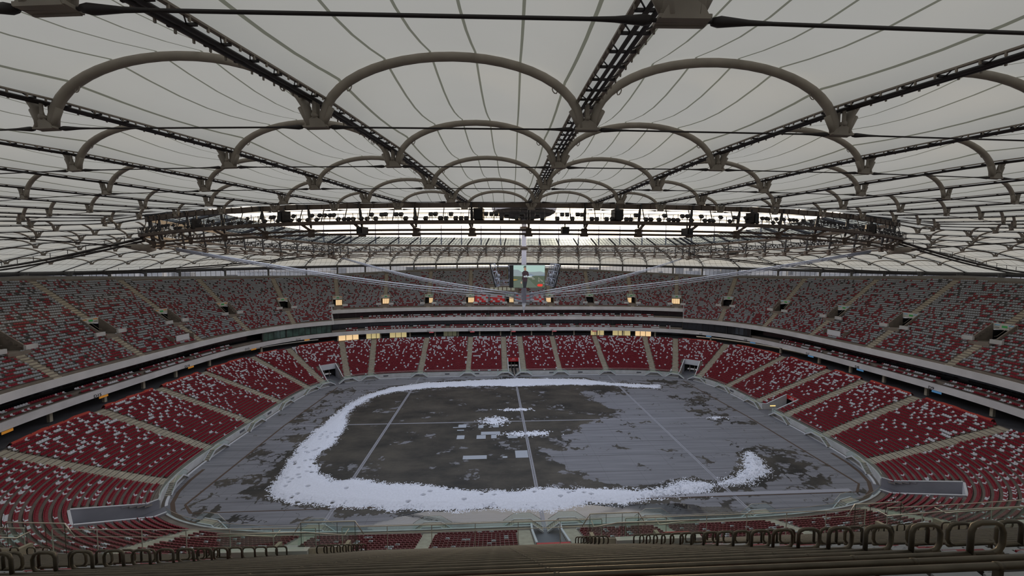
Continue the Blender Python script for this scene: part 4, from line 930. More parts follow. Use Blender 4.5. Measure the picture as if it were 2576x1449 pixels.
for i in range(NSP*2):
    v = (i+0.5)*VS/2; p = ring(v); c = np.array([*(p/np.linalg.norm(p)), 0]); q = np.array([*p, CZ(v)]); mb.bar(q+c*0.5, np.array([*p, BZ(v)-0.4]), 0.09)
mb.build('hanger', DGREY, t)
# floodlights: near half one by one
def flood_mb(p, c, z, tl=0.5):
    T_ = np.array([-c[1], c[0], 0]); o = np.array([p[0], p[1], z]); aim = -c*0.85-UP*tl; aim /= np.linalg.norm(aim); u3 = np.cross(T_, aim)
    a = MB(); a.box(o, T_, aim, u3, 0.5, 0.32, 0.42); a.bar(o-UP*0.5, o, 0.06); b = MB(); b.box(o+aim*0.175, T_, aim, u3, 0.42, 0.02, 0.34); return a, b
fl = []
for v in np.arange(0.3, RL_, 0.62):
    if min(abs(v-q) for q in VPOS) < 0.3 or rng.random() < 0.12: continue
    p = ring(v); c = np.array([*(p/np.linalg.norm(p)), 0]); fl.append((p-c[:2]*(-0.3+0.3*(rng.random()-0.5)), c, CZ(v)+0.5+0.5*(rng.random()<.5), rng.random()*0.5+0.25))
fl.sort(key=lambda q: math.hypot(q[0][0]-CAM.x, q[0][1]-CAM.y))
sa_, sb_ = MB(), MB()
for j, (p, c, z, tl) in enumerate(fl):
    a, b = flood_mb(p, c, z, tl)
    if j < 290:
        t = empty('floodlight', (p[0], p[1], z), 'small dark floodlight mounted on the catwalk of the inner roof ring', 'floodlight', 'floodlights on the catwalk'); a.build('housing', DGREY, t); b.build('lens', LAMP, t)
    else:
        sa_.add(np.vstack(a.v), a.f, 0); sb_.add(np.vstack(b.v), b.f, 1)
for V_, F__, m_ in ((np.vstack(sb_.v), sb_.f, 1),): sa_.add(V_, F__, m_)
tag(sa_.build('floodlights', [DGREY, LAMP]), 'rows of distant floodlights on the far catwalk', 'floodlight', 'floodlights on the catwalk', 'stuff')
# loudspeakers
for X, dz, lb in ((-34.5, 0.9, 'left of centre'), (-9.6, 0.9, 'just left of the mast'), (7.5, 0.9, 'right of the mast'), (26, 0.9, 'at the right'), (-24, -1.0, 'under the deck at the left'), (0.8, -1.0, 'under the deck beside the sun'), (16.5, -1.0, 'under the deck at the right'), (-49, 0.7, 'near the left corner'), (50, 0.7, 'near the right corner')):
    v = (RL_/2-X) % RL_; best = min(np.arange(RL_/4, 3*RL_/4, 0.25), key=lambda q: abs(ring(q)[0]-X)); p = ring(best); c = np.array([*(p/np.linalg.norm(p)), 0]); Tn = np.array([-c[1], c[0], 0]); z = CZ(best)+dz
    t = empty('loudspeaker', (*p, z), 'big dark loudspeaker box on the near roof ring, '+lb, 'loudspeaker', 'loudspeakers on the inner ring')
    w_ = 1.15 if dz > 0 else 0.9; h_ = 1.5 if dz > 0 else 0.9
    mb = MB(); o = np.array([*p, z])+c*0.4; mb.prism([o-Tn*w_/2-c*0.5-UP*h_/2, o-Tn*w_/2+c*0.5-UP*h_*0.35, o-Tn*w_/2+c*0.55+UP*h_/2, o-Tn*w_/2-c*0.5+UP*h_/2], Tn*w_); mb.build('cabinet', mat('speaker_box', (0.03, 0.025, 0.022), 0.6), t)
    mb = MB(); mb.box(o+c*0.62, Tn, c, UP, w_*0.8, 0.05, h_*0.8); mb.build('grille', BLACK, t); mb = MB(); mb.bar(o+UP*h_/2, o+UP*(h_/2+0.5), 0.15); mb.build('bracket', DGREY, t)
# glass strip inside the ring beam
def gl(off, dz): return ringline(off, lambda v: BZ(v)+0.5+dz)
t = empty('glass_roof_strip', (*ring(0), 48.6), 'bluish glass roof strip with dark bars round the opening', 'glass roof')
mb = MB(); mb.grid(np.stack([gl(0.3, 0), gl(-3.2, 1.1), gl(-6.2, 2.2)], 1), wrap=True); mb.build('glazing', ROOFG, t)
mb = MB()
GBAR = [(v, 1) for v in VPOS]+[(a+(b-a)*k/6, 0) for a, b in zip(VPOS, VPOS[1:]+[VPOS[0]+RL_]) for k in range(1, 6) if b-a > 4 or k in (2, 4)]
for v, th_ in GBAR:
    p = ring(v); c = p/np.linalg.norm(p); w_ = 0.32 if th_ else 0.08; z = BZ(v)+0.5
    mb.bar([*(p+c*0.3), z-0.02], [*(p-c*6.2), z+2.18], w_, w_*1.4)
for o_, dz in ((-1.3, 0.47), (-2.9, 1.0), (-4.6, 1.62), (-6.2, 2.2)): mb.tube(gl(o_, dz), 0.06, 4, closed=True)
mb.build('glazing_bar', DGREY, t)
# upper masts and stays standing on the far roof
UPC = []
for i in range(NSP):
    p = SPO[i][4]
    if p[1] < 25: continue
    b = p+UP*(CABZ+0.1); tpt = b+UP*12.0; mb = MB(); mb.tube([b, b+UP*5, tpt], [0.16, 0.30, 0.14], 8)
    t = empty('roof_mast', b, 'slim grey mast standing on the far roof, %s %s' % ((nth(i), 'to the right of the middle') if i < 32 else (nth(NSP-1-i), 'to the left of the middle')), 'mast', 'slim masts on the far roof'); mb.build('pole', mat('mast_grey', (0.30, 0.30, 0.36), 0.5), t)
    mb = MB(); mb.tube([tpt, SPO[i][0]+UP*1.4], 0.035, 4); mb.tube([tpt, SPO[i][-1]+UP*1.0], 0.035, 4)
    for dj in (-1, 1): mb.tube([tpt, node(i+dj, 4)+UP*1.1], 0.02, 4)
    mb.build('stay_cable', DGREY, t)
# corner stays: cables and clamps from the ring corners outwards
for sx in (-1, 1):
    for sy in (-1, 1):
        c0 = np.array([sx*CXR, sy*CYR, RZ(0)-1.15]); lb = ('near ' if sy < 0 else 'far ')+('left' if sx < 0 else 'right')
        t = empty('corner_stay', c0, 'thick dark stay cables fanning outward from the %s corner of the inner ring' % lb, 'stay cable')
        o1 = np.array([sx*88, sy*48.5, 46.0]); dv = (o1-c0)/np.linalg.norm(o1-c0); sv = np.array([-dv[1], dv[0], 0])
        mb = MB()
        for o_ in (-0.3, 0.0, 0.3): mb.tube([c0+sv*o_, o1+sv*o_*3], 0.10, 6)
        mb.build('cable', BLACKST, t)
        mb = MB(); mb.tube([c0-dv*1.2, c0-dv*0.6, c0+dv*1.2, c0+dv*2.4], [0.3, 0.62, 0.5, 0.2], 10); mb.build('socket', STEEL, t)
        mb = MB()
        for o_ in (-0.8, 0, 0.8): mb.tube([o1+sv*o_-dv*3.2, o1+sv*o_-dv*2, o1+sv*o_+dv*0.6, o1+sv*o_+dv*2.2], [0.15, 0.5, 0.55, 0.3], 9)
        mb.build('cable_clamp', mat('dark_casting', (0.06, 0.05, 0.045), 0.6), t)
        t = empty('corner_catwalk', c0, 'dark sagging catwalk beam running from the %s ring corner to the end roof edge' % lb, 'catwalk')
        e1 = np.array([sx*124.5, sy*14, 38.9]); q = [c0+(e1-c0)*f+UP*(1.6*(1-f))-UP*2.2*math.sin(PI*f)*0.45 for f in np.linspace(0, 1, 15)]
        mb = MB(); mb.tube(q, 0.2, 7); mb.tube([p-UP*0.5 for p in q], 0.16, 6); mb.build('beam', BLACKST, t)
        mb = MB()
        for a in q: mb.bar(a, a+UP*1.0, 0.06)
        mb.tube([p+UP*0.95 for p in q], 0.03, 4); mb.build('railing', DGREY, t)

# ------------------------------------------------------------------ mast, hub, cables, screens, roof garage
t = empty('central_mast', (0, 0, 28.6), 'slender lavender-grey steel mast hanging over the middle of the pitch', 'mast')
mb = MB(); mb.tube([(0, 0, 31.5), (0, 0, 55)], 0.62, 20); mb.build('shaft', MASTM, t)
mb = MB(); mb.tube([(0, 0, 28.6), (0, 0, 29.0), (0, 0, 31.6)], [0.06, 0.1, 0.62], 14); mb.build('needle_tip', GALV, t)
hub = MB()
CORN = [(-CXR, -CYR), (CXR, -CYR), (-CXR, CYR), (CXR, CYR)]
for x, y in CORN:
    d = np.array([x, y, 0])/math.hypot(x, y)
    for k, z in enumerate((33.6, 32.7, 31.9)):
        o = np.array([0, 0, z]); hub.prism([o-UP*0.3, o-UP*0.1+d*1.8, o+UP*0.35+d*1.9, o+UP*0.3], np.array([-d[1], d[0], 0])*0.2); hub.tube([o+d*1.7+UP*0.15, o+d*2.7+UP*0.4], 0.22, 8)
hub.build('cable_hub', GALV, t)
mb = MB(); mb.tube([(0, 0, 45.2), (0, 0, 46.0)], 1.0, 16); mb.tube([(0, 0, 50), (0, 0, 51)], 1.0, 16); mb.build('collar', BROWNST, t)
for x, y in CORN:
    d = np.array([x, y, 0])/math.hypot(x, y); sv = np.array([-d[1], d[0], 0]); lb = ('near ' if y < 0 else 'far ')+('left' if x < 0 else 'right')
    t = empty('mast_cable_bundle', (x*0.97, y*0.97, RZ(0)-1.0), 'bundle of bright steel cables from the mast hub up to the %s ring corner' % lb, 'cable')
    e1 = np.array([x*0.95, y*0.95, 43.6])
    for k, (z, o_) in enumerate(((33.9, -0.3), (33.9, 0.3), (33.3, -0.25), (33.3, 0.25), (32.6, 0))):
        a = np.array([0, 0, z])+d*2.3+sv*o_; mb = MB(); mb.tube([a+(e1-a)*f+sv*o_*f*0.6-UP*1.15*math.sin(PI*f)+UP*(0.2-k*0.1)*f for f in np.linspace(0, 1, 13)], 0.085 if k < 2 else 0.06, 7); mb.build('cable', GALV, t)
    mb = MB()
    for f in np.linspace(0.1, 0.95, 16):
        a = np.array([0, 0, 33.9])+d*2.3; c_ = a+(e1-a)*f-UP*1.1*math.sin(PI*f); mb.box(c_, sv, d, UP, 0.8, 0.15, 0.15)
    mb.build('spacer', WHITEP, t)
# garage for the folded roof
t = empty('roof_garage', (0, 0, 53), 'round umbrella-shaped garage for the folded roof fabric hanging above the ring', 'roof garage')
nA = 40; aa = np.arange(nA)*2*PI/nA
def ringo(r, z): return np.stack([r*np.cos(aa), r*np.sin(aa), np.full(nA, z)], 1)
mb = MB(); mb.grid(np.stack([ringo(8.0, 54.7), ringo(8.3, 55.6), ringo(8.4, 57.0), ringo(6.5, 59.0), ringo(0.6, 61.0)], 1), wrap=True, smooth=True); mb.build('shell', mat('garage_white', (0.55, 0.57, 0.65), 0.6), t)
mb = MB(); mb.grid(np.stack([ringo(8.0, 54.7), ringo(7.0, 54.0), ringo(4.5, 53.4), ringo(0.6, 53.1)], 1), wrap=True); mb.build('underside', mat('garage_dark', (0.07, 0.06, 0.055), 0.7, noise=(1.5, 0.5)), t)
mb = MB()
for x in np.linspace(0, 2*PI, 25)[:-1]: mb.bar((7.8*math.cos(x), 7.8*math.sin(x), 55.2), (1.0*math.cos(x), 1.0*math.sin(x), 52.9), 0.16, 0.4)
mb.build('rib', DGREY, t)
# video cube
TR = mat('truss_silver', (0.46, 0.49, 0.56), 0.4, 0.4)
def screen(name_lbl, c, nrm, tilt, w, h, picture):
    n = np.array([*nrm, 0.0]); T_ = np.array([-n[1], n[0], 0])      # right hand of someone facing the screen
    nn = n*math.cos(tilt)-UP*math.sin(tilt); U_ = UP*math.cos(tilt)+n*math.sin(tilt); c = np.array(c, float)
    t = empty('video_screen', c, name_lbl, 'video screen')
    mb = MB(); mb.box(c-nn*0.15, T_, nn, U_, w+0.12, 0.25, h+0.12); mb.build('frame', BLACK, t)
    def F2(x, y, e=0.0): return c+T_*x*w/2+U_*y*h/2+nn*(0.01+e)
    if picture:
        em = lambda nme, col, k=0.85: mat('screen_'+nme, (0.02, 0.02, 0.02), 0.4, emit=(*col, k))
        def pc(nme, pts, col, e):
            mb = MB(); mb.add([F2(x, y, e) for x, y in pts], [tuple(range(len(pts)))]); mb.build(nme, em(nme, col), t)
        mb = MB(); mb.add([F2(-1.27, -1), F2(-1.0, -1), F2(-1.0, 1), F2(-1.27, 1)], [(0, 1, 2, 3)]); mb.build('dark_panel', BLACK, t)
        pc('sky_picture', [(-1, -1), (1, -1), (1, 1), (-1, 1)], (0.42, 0.60, 0.55), 0.0)
        pc('mountain_picture', [(-1, -0.1), (1, -0.1), (1, 0.35), (0.72, 0.46), (0.35, 0.42), (-0.05, 0.4), (-0.3, 0.25), (-0.7, 0.6), (-1, 0.62)], (0.27, 0.33, 0.35), 0.004)
        pc('far_mountain_picture', [(-0.1, -0.1), (1, -0.1), (1, 0.2), (0.4, 0.05), (0.1, 0.25), (-0.1, 0.2)], (0.20, 0.26, 0.34), 0.006)
        pc('scrub_picture', [(-1, -1), (1, -1), (1, 0.06), (0.4, 0.08), (0.1, 0.0), (-0.4, 0.02), (-1, 0.04)], (0.085, 0.115, 0.075), 0.008)
        pc('road_picture', [(-1, -1), (0.55, -1), (-0.02, -0.25), (-0.3, -0.22), (-1, -0.45)], (0.12, 0.155, 0.12), 0.010)
        pc('yellow_field_picture', [(-1, -0.38), (-0.7, -0.3), (-1, -0.22)], (0.45, 0.27, 0.05), 0.012)
        for k in range(26):
            x = 0.0+0.95*rng.random(); y = -0.08-0.6*rng.random()*x; s_ = 0.03+0.03*rng.random(); pc('shrub_picture', [(x-s_, y-s_*.8), (x+s_, y-s_*.8), (x+s_*.6, y+s_), (x-s_*.6, y+s_)], (0.03, 0.045, 0.025) if k % 2 else (0.22, 0.24, 0.19), 0.013+0.0002*k)
        pc('walker_legs_picture', [(-0.42, -0.42), (-0.12, -0.42), (-0.2, -1), (-0.38, -1)], (0.012, 0.014, 0.02), 0.020)
        pc('walker_coat_picture', [(-0.5, -0.45), (-0.42, 0.0), (-0.46, 0.35), (-0.36, 0.5), (-0.28, 0.53), (-0.2, 0.53), (-0.06, 0.42), (0.0, 0.05), (-0.1, 0.0), (-0.12, -0.45), (-0.42, -0.45), (-0.44, -0.1)], (0.03, 0.014, 0.02), 0.022)
        pc('walker_face_picture', [(-0.32, 0.55), (-0.22, 0.52), (-0.18, 0.62), (-0.2, 0.82), (-0.32, 0.82), (-0.34, 0.66)], (0.36, 0.21, 0.13), 0.024)
        pc('walker_cap_picture', [(-0.38, 0.78), (-0.2, 0.8), (-0.18, 0.93), (-0.27, 0.97), (-0.34, 0.92)], (0.07, 0.08, 0.07), 0.026)
        pc('walker_hand_picture', [(-0.53, -0.45), (-0.47, -0.45), (-0.45, -0.6), (-0.5, -0.66), (-0.54, -0.58)], (0.5, 0.33, 0.25), 0.024)
        pc('red_mark_picture', [(0.5, -0.78), (0.56, -0.88), (0.8, -0.9), (0.88, -0.8), (0.85, -0.68), (0.6, -0.66)], (0.85, 0.05, 0.03), 0.028)
        text_mesh('eduwn', 0.75, 'caption_picture', em('caption', (0.8, 0.95, 1.0), 1.0), F2(-0.09, 0.02, 0.03), T_, U_, t, depth=0.005)
        mb = MB(); mb.box(c+U_*(h/2+0.08)-T_*w*0.07, T_, nn, U_, w*1.15, 0.3, 0.12); mb.build('top_edge', mat('edge_grey', (0.4, 0.4, 0.4), 0.5), t)  # plain grey bar along the top of the screen
    else:
        mb = MB(); mb.add([F2(-1, -1), F2(1, -1), F2(1, 1), F2(-1, 1)], [(0, 1, 2, 3)]); mb.build('display', mat('screen_off', (0.02, 0.03, 0.035), 0.3), t)
    # truss behind
    mb = MB(); bk = -nn*1.1
    q = [c+T_*a*w*0.47+U_*b*h*0.48-nn*0.3+(bk if d_ else 0*nn) for d_ in (0, 1) for b in (-1, -0.33, 0.33, 1) for a in (-1, -0.33, 0.33, 1)]
    for i in range(4):
        for j in range(4):
            if j < 3:
                for off in (0, 16): mb.tube([q[off+i*4+j], q[off+i*4+j+1]], 0.09, 6)
            if i < 3:
                for off in (0, 16): mb.tube([q[off+i*4+j], q[off+i*4+4+j]], 0.09, 6)
            mb.tube([q[i*4+j], q[16+i*4+j]], 0.1, 6)
            if i < 3 and j in (0, 3): mb.tube([q[i*4+j], q[16+i*4+4+j]], 0.06, 5)
    mb.build('truss_frame', TR, t)
screen('lit video screen facing the camera, showing a walking person in a cap before mountains', (0.75, -6.2, 38.45), (0, -1), 0.0, 7.6, 5.4, True)
screen('left side screen of the cube seen edge-on from behind its silver truss', (-8.2, 0, 38.5), (-1, 0), 0.24, 8.6, 5.8, False)
screen('right side screen of the cube seen edge-on from behind its silver truss', (8.2, 0, 38.5), (1, 0), 0.24, 8.6, 5.8, False)
screen('far screen of the cube, hidden behind the lit one', (0, 6.4, 38.5), (0, 1), 0.1, 7.6, 5.4, False)
t = empty('screen_gantry', (0, 0, 36), 'silver steel gantry carrying the four screens round the mast', 'gantry')
mb = MB()
for y in (-3.4, 3.4):
    for z in (36.2, 37.2, 40.9): mb.tube([(-7.3, y, z), (7.3, y, z)], 0.11 if z > 40 else 0.07, 8)
    for x in (-7.3, -5.2, -3.2, 3.2, 5.2, 7.3): mb.tube([(x, y, 36.2), (x, y, 37.2 if abs(x) > 4 else 40.9)], 0.07, 6)
for x in (-7.3, 7.3, -3, 3):
    for z in (36.2, 40.9): mb.tube([(x, -5.8 if abs(x) < 4 else -3.4, z), (x, 5.8 if abs(x) < 4 else 3.4, z)], 0.09, 6)
mb.build('gantry_frame', TR, t)
for sx in (-1, 1):
    mb = MB()
    for z, r in ((38.6, 0.45), (37.7, 0.36)): mb.tube([(sx*6.6, -3.0, z), (sx*6.6, -2.6, z)], r, 14)
    mb.build('winch_drum', TR, t)

# ------------------------------------------------------------------ seats
def seat_shape():
    """local x = along the row, y = towards the pitch, z up; folded-tip shell with a rounded back"""
    back = MB(); B_ = [(-.21, .30), (.21, .30), (.22, .62), (.17, .72), (.08, .76), (-.08, .76), (-.17, .72), (-.22, .62)]
    f_pts = [(x, -0.02-0.10*(z-.3), z) for x, z in B_]; back.prism(f_pts, (0, -0.055, 0.0))
    pan = MB(); pan.prism([(-.21, 0.0, .30), (.21, 0.0, .30), (.22, .34, .36), (.15, .40, .37), (-.15, .40, .37), (-.22, .34, .36)], (0, 0.01, .05))
    br = MB(); br.bar((0, -.05, .02), (0, .02, .32), .10, .05); br.bar((-.2, -.03, .28), (.2, -.03, .28), .04)
    return back, pan, br
SB, SP_, SBR = seat_shape()
for m_ in (SB, SP_, SBR): m_.v = [v*np.array([1.1, 0.85, 0.8]) for v in m_.v]
seats = []                                                  # x, y, z, tx, ty, colour, near-tier flag
AL = np.array([a for a, _ in A_LOW])
def row_positions(t, excl, pitch=0.56):
    q = P(np.append(ss, L0), t); dq = np.diff(q, axis=0); ln = np.linalg.norm(dq, axis=1); pt = 0.59*np.abs(dq[:, 0]/ln)**2+0.46*np.abs(dq[:, 1]/ln)**2
    cu = np.concatenate([[0], np.cumsum(ln/pt)]); n_ = int(cu[-1])
    s = np.interp((np.arange(n_)+0.5)*cu[-1]/n_, cu, np.append(ss, L0)); return s[~excl(s)]
def aisle_mask(s, A_, t, hw):
    r = np.zeros(s.shape, bool)
    for a in A_: r |= np.abs(sd_(s, a))*wmul(a, t) < hw
    return r
def put(s, t, z, pg, pd, lvl):
    xy = P(s, t); Nn = P(s, t+.4)-P(s, t-.4); Nn /= np.linalg.norm(Nn, axis=1)[:, None]
    r = rng.random(len(s)); r2_ = np.repeat(rng.random(len(s)//3+1), 3)[:len(s)]; rr = np.where(rng.random(len(s)) < (0.08 if lvl == 0 else 0.3), r2_, r); pw = (0.59*Nn[:, 1]**2+0.46*Nn[:, 0]**2)/0.54
    col = np.where(rr < pg, 1, 0); col = np.where((col == 1) & (lvl < 2), 3, col); col = np.where(rng.random(len(s)) < pd, 2, col)
    seats.append(np.c_[xy, np.full(len(s), z), Nn, col, np.full(len(s), lvl), pw])
for k in range(NL):
    t = TL0+k*ROW+0.55; z = zl(TL0+k*ROW); fr = k/NL
    s = row_positions(t, lambda s: aisle_mask(s, AL, t, 1.15) | in_tunnel(s, t, 0.45), 0.56)
    put(s, t, z, 0.05+0.36*fr**1.3, 0.0, 0)
for t, z, rng_ in ((26.9, 13.75, None), (28.3, 14.35, None)):
    s = row_positions(t, lambda s: ((sd_(s, 0) % 14.0) < 1.6) | ((np.abs(sd_(s, 0)) > SC_R-2) & (np.abs(sd_(s, 0)) < SC_R+13)), 0.56); put(s, t, z, 0.45, 0.0, 1)
for t, z in ((30.0, 18.1), (31.6, 18.7)):
    s = row_positions(t, lambda s: ((sd_(s, 0) % 11.0) < 1.5) | (np.abs(sd_(s, 0)) > SC_R-5), 0.56); put(s, t, z, 0.5, 0.0, 1)
for k in range(NUR):
    t = T_CF+(NU0+k)*RU+0.50; z = zu(T_CF+(NU0+k)*RU); fr = k/41
    def ex(s):
        return (ufront(s) > t-0.6) | (ztop_t(s) < t+0.4) | aisle_mask(s, PORT, t, 0.95) | in_portal(s, t, 0.35) | ((np.abs(sd_(s, S_N)) > 75) & (P(s, t)[:, 1] < -75))
    s = row_positions(t, ex, 0.56)
    if len(s) == 0: continue
    keep = np.ones(len(s), bool); xy = P(s, t)
    keep &= ~((np.hypot(xy[:, 0]-CAM.x, xy[:, 1]-CAM.y) < 2.6))
    keep &= ~((xy[:, 1] < CAM.y-0.5))
    for x_, y_ in ((-104, 14), (104, 12)): keep &= ~((np.hypot(xy[:, 0]-x_, xy[:, 1]-y_) < 3.4) & (t < 31))
    keep &= ~((np.abs(xy[:, 0]+3.5) < 8.5) & (xy[:, 1] > 78.5) & (xy[:, 1] < 84.5))
    put(s[keep], t, z, 0.50+0.44*fr, 0.02+0.10*fr, 2)
S_ = np.vstack(seats)
# which seats show largest: score by apparent size, individual objects for the best 300
rel = S_[:, :3]-np.array(CAM); dist = np.linalg.norm(rel, axis=1); dep = rel @ np.array(f_)
px = 1288+FPX*(rel @ np.array(r2))/np.maximum(dep, 0.1); py = 724.5-FPX*((rel+[0, 0, 0.6]) @ np.array(u2))/np.maximum(dep, 0.1)
inside = (dep > 1) & (px > 0) & (px < 2576) & (py > 0) & (py < 1449)
near_upper = (S_[:, 6] == 2) & (S_[:, 1] < -60); lower = (S_[:, 6] == 0)
sel = np.zeros(len(S_), bool)
c1 = np.nonzero(inside & near_upper & (dist < 12))[0]; c1 = c1[np.argsort(dist[c1])][:90]; sel[c1] = True
c2 = np.nonzero(inside & lower & (py < 1362) & ~sel)[0]; c2 = c2[np.argsort(dist[c2])][:210]; sel[c2] = True
SM = [REDS, GREYS, DARKS, mat('lit_grey_plastic', (0.62, 0.62, 0.66), 0.4)]; proto = {}  # last one: same grey plastic, lower tier's brighter light put into its colour
for c in (0, 1, 2, 3): proto[c] = (SB.mesh('backrest', SM[c]), SP_.mesh('seat_pan', SM[c]), SBR.mesh('bracket', DGREY))
CN = ['dark red', 'light grey', 'charcoal', 'brightly lit grey']
for j in np.nonzero(sel)[0]:
    x, y, z, nx_, ny_, c, lvl, pw = S_[j]; c = int(c)
    o = bpy.data.objects.new('stadium_seat', None); COL.objects.link(o); o.location = (x, y, z); o.empty_display_size = 0.2; o.scale = (pw, 1, 1)
    o.rotation_euler = (0, 0, math.atan2(-ny_, -nx_)-PI/2)
    if lvl == 2: tag(o, '%s plastic folding seat in the steep near tier under the steel rails' % CN[c], 'seat', '%s seats in the near upper tier' % CN[c])
    else: tag(o, '%s plastic folding seat in the lower tier below the camera' % CN[c], 'seat', '%s seats in the near lower tier' % CN[c])
    for nm, me in zip(('backrest', 'seat_pan', 'bracket'), proto[c]):
        q = bpy.data.objects.new(nm, me); COL.objects.link(q); q.parent = o
REST = S_[~sel & ~((dep < 0) & (dist > 25))]
def batch(name, R, parts, cols, label):
    V0 = np.vstack([np.vstack(p.v) for p in parts]); Q4 = []; off = 0
    for p in parts:
        for f in p.f:
            g = [i+off for i in f]
            if len(g) == 4: Q4.append(g)
            else:                                            # fan into quads
                for a in range(1, len(g)-1, 2): Q4.append([g[0], g[a], g[a+1], g[a+2]] if a+2 < len(g) else [g[0], g[a], g[a+1], g[a+1]])
        off += p.n
    Q4 = [q for q in Q4 if len(set(q)) == 4]; Q4 = np.array(Q4); n_ = len(R); nv = len(V0)
    n2 = R[:, 3:5]; Yx, Yy = -n2[:, 0], -n2[:, 1]; Xx, Xy = Yy, -Yx
    sw = R[:, 7]; Xx = Xx*sw; Xy = Xy*sw
    X_ = R[:, None, 0]+V0[None, :, 0]*Xx[:, None]+V0[None, :, 1]*Yx[:, None]; Y_ = R[:, None, 1]+V0[None, :, 0]*Xy[:, None]+V0[None, :, 1]*Yy[:, None]; Z_ = R[:, None, 2]+V0[None, :, 2]
    V = np.stack([X_, Y_, np.broadcast_to(Z_, X_.shape)], -1).reshape(-1, 3); Q = (Q4[None]+(np.arange(n_)*nv)[:, None, None]).reshape(-1, 4)
    mi = np.repeat(R[:, 5].astype(int), len(Q4)); o = fast_mesh(name, V, Q, SM, mi); return tag(o, label, 'seats', 'all other stadium seats', 'stuff')
lo_back = MB(); lo_back.prism([(-.21, -.03, .28), (.21, -.03, .28), (.22, -.06, .62), (.12, -.08, .76), (-.12, -.08, .76), (-.22, -.06, .62)], (0, -.06, 0))
lo_back.v = [v*np.array([1.1, 1.0, 0.8]) for v in lo_back.v]
lo_pan = MB(); lo_pan.box((0, .13, .27), (1, 0, 0), (0, 1, 0), UP, .47, .30, .08)
batch('stadium_seats', REST, [lo_back, lo_pan], SM, 'tens of thousands of red and grey plastic seats around the bowl')
print('seats', len(S_), 'stuff', len(REST))

# ------------------------------------------------------------------ row rails of the near upper tier
ais = sorted([float(sd_(a, S_N)) for a in PORT if abs(sd_(a, S_N)) < 52])
bays = list(zip(ais[:-1], ais[1:]))
bn = {}
for k in range(NUR):
    te_ = T_CF+(NU0+k+1)*RU; z = zu(te_)+0.27
    if te_ < T_CF+0.5: continue
    for bi_, (a, b) in enumerate(bays):
        hw = 1.0
        for s0 in (a, b):
            pass
        sa = S_N+a+hw/wmul(S_N+a, te_); sb = S_N+b-hw/wmul(S_N+b, te_)
        for s0 in (a, b):
            if port_t(S_N+s0)-0.6 < te_ < t_end(S_N+s0)+0.3:
                e_ = (PHW+0.55)/wmul(S_N+s0, te_)
                if s0 == a: sa = S_N+a+e_
                else: sb = S_N+b-e_
        pts = P3(np.linspace(sa, sb, 14), te_, z)
        # stay clear of the camera
        d = np.hypot(pts[:, 0]-CAM.x, pts[:, 1]-CAM.y).min()
        if np.min(pts[:, 1]) < CAM.y+2.55 and d < 12: continue
        if np.max(pts[:, 1]) < CAM.y: continue
        relp = (pts-np.array(CAM)); dp = relp @ np.array(f_)
        if dp.max() < 0.5: continue
        c = pts[7]; rn = int(round((te_-T_CF)/RU))
        lb = 'long steel rail, %s row up from the near parapet, %s seat block from the right' % (nth(rn), nth(bi_))
        t = empty('row_rail', c, lb, 'rail', 'steel row rails of the near upper tier')
        mb = MB(); mb.tube(pts, 0.034, 10); mb.build('tube', TUBE, t)
        mb = MB()
        for q in (0.13, 0.38, 0.63, 0.88):
            i_ = q*13; p = pts[int(i_)]*(1-(i_ % 1))+pts[min(13, int(i_)+1)]*(i_ % 1); T = pts[8]-pts[6]; T /= np.linalg.norm(T); mb.tube([p-T*0.03, p+T*0.03], 0.038, 10)
            mb.bar(p, p-UP*0.46, 0.05)
        mb.build('post', TUBE, t)
        for e_, s_ in ((pts[0], 1), (pts[-1], -1)):
            T = pts[1]-pts[0] if s_ == 1 else pts[-2]-pts[-1]; T = T/np.linalg.norm(T)
            R_ = 0.12; lp = [e_+T*0.42-UP*0.0, e_+T*0.14, e_+T*0.05+UP*0.03, e_+UP*0.12, e_+T*0.0+UP*0.30, e_+T*0.05+UP*0.40, e_+T*0.14+UP*0.435, e_+T*0.36+UP*0.435, e_+T*0.44+UP*0.40, e_+T*0.47+UP*0.32, e_+T*0.47+UP*0.0]
            mb = MB(); mb.tube(np.array(lp), 0.034, 10); mb.build('end_loop', TUBE, t)

# ------------------------------------------------------------------ balustrades at the near upper parapet
for bi_, (a, b) in enumerate(zip([-52]+ais, ais+[52])):
    sa, sb = S_N+a+1.2/1.5, S_N+b-1.2/1.5
    t = empty('parapet_balustrade', P3(np.array((sa+sb)/2), 31.05, 22.5), 'glass balustrade with thin steel handrail on the near upper parapet, %s from the left' % nth(len(ais)-bi_), 'balustrade', 'glass balustrades on the near upper parapet')
    se = np.linspace(sa, sb, 14); mb = MB(); mb.grid(np.stack([P3(se, 31.05, 22.5), P3(se, 31.05, 24.15)], 1)); mb.build('glass_panel', BALG, t)
    mb = MB(); mb.tube(P3(se, 31.05, 24.2), 0.03, 8); mb.tube(P3(se, 31.15, 23.8), 0.02, 6); mb.build('handrail', BRASSR, t)
    mb = MB(); [mb.bar(P3(np.array(q), 31.08, 22.5), P3(np.array(q), 31.08, 24.2), 0.04) for q in np.linspace(sa, sb, 7)]; mb.build('post', BRASSR, t)
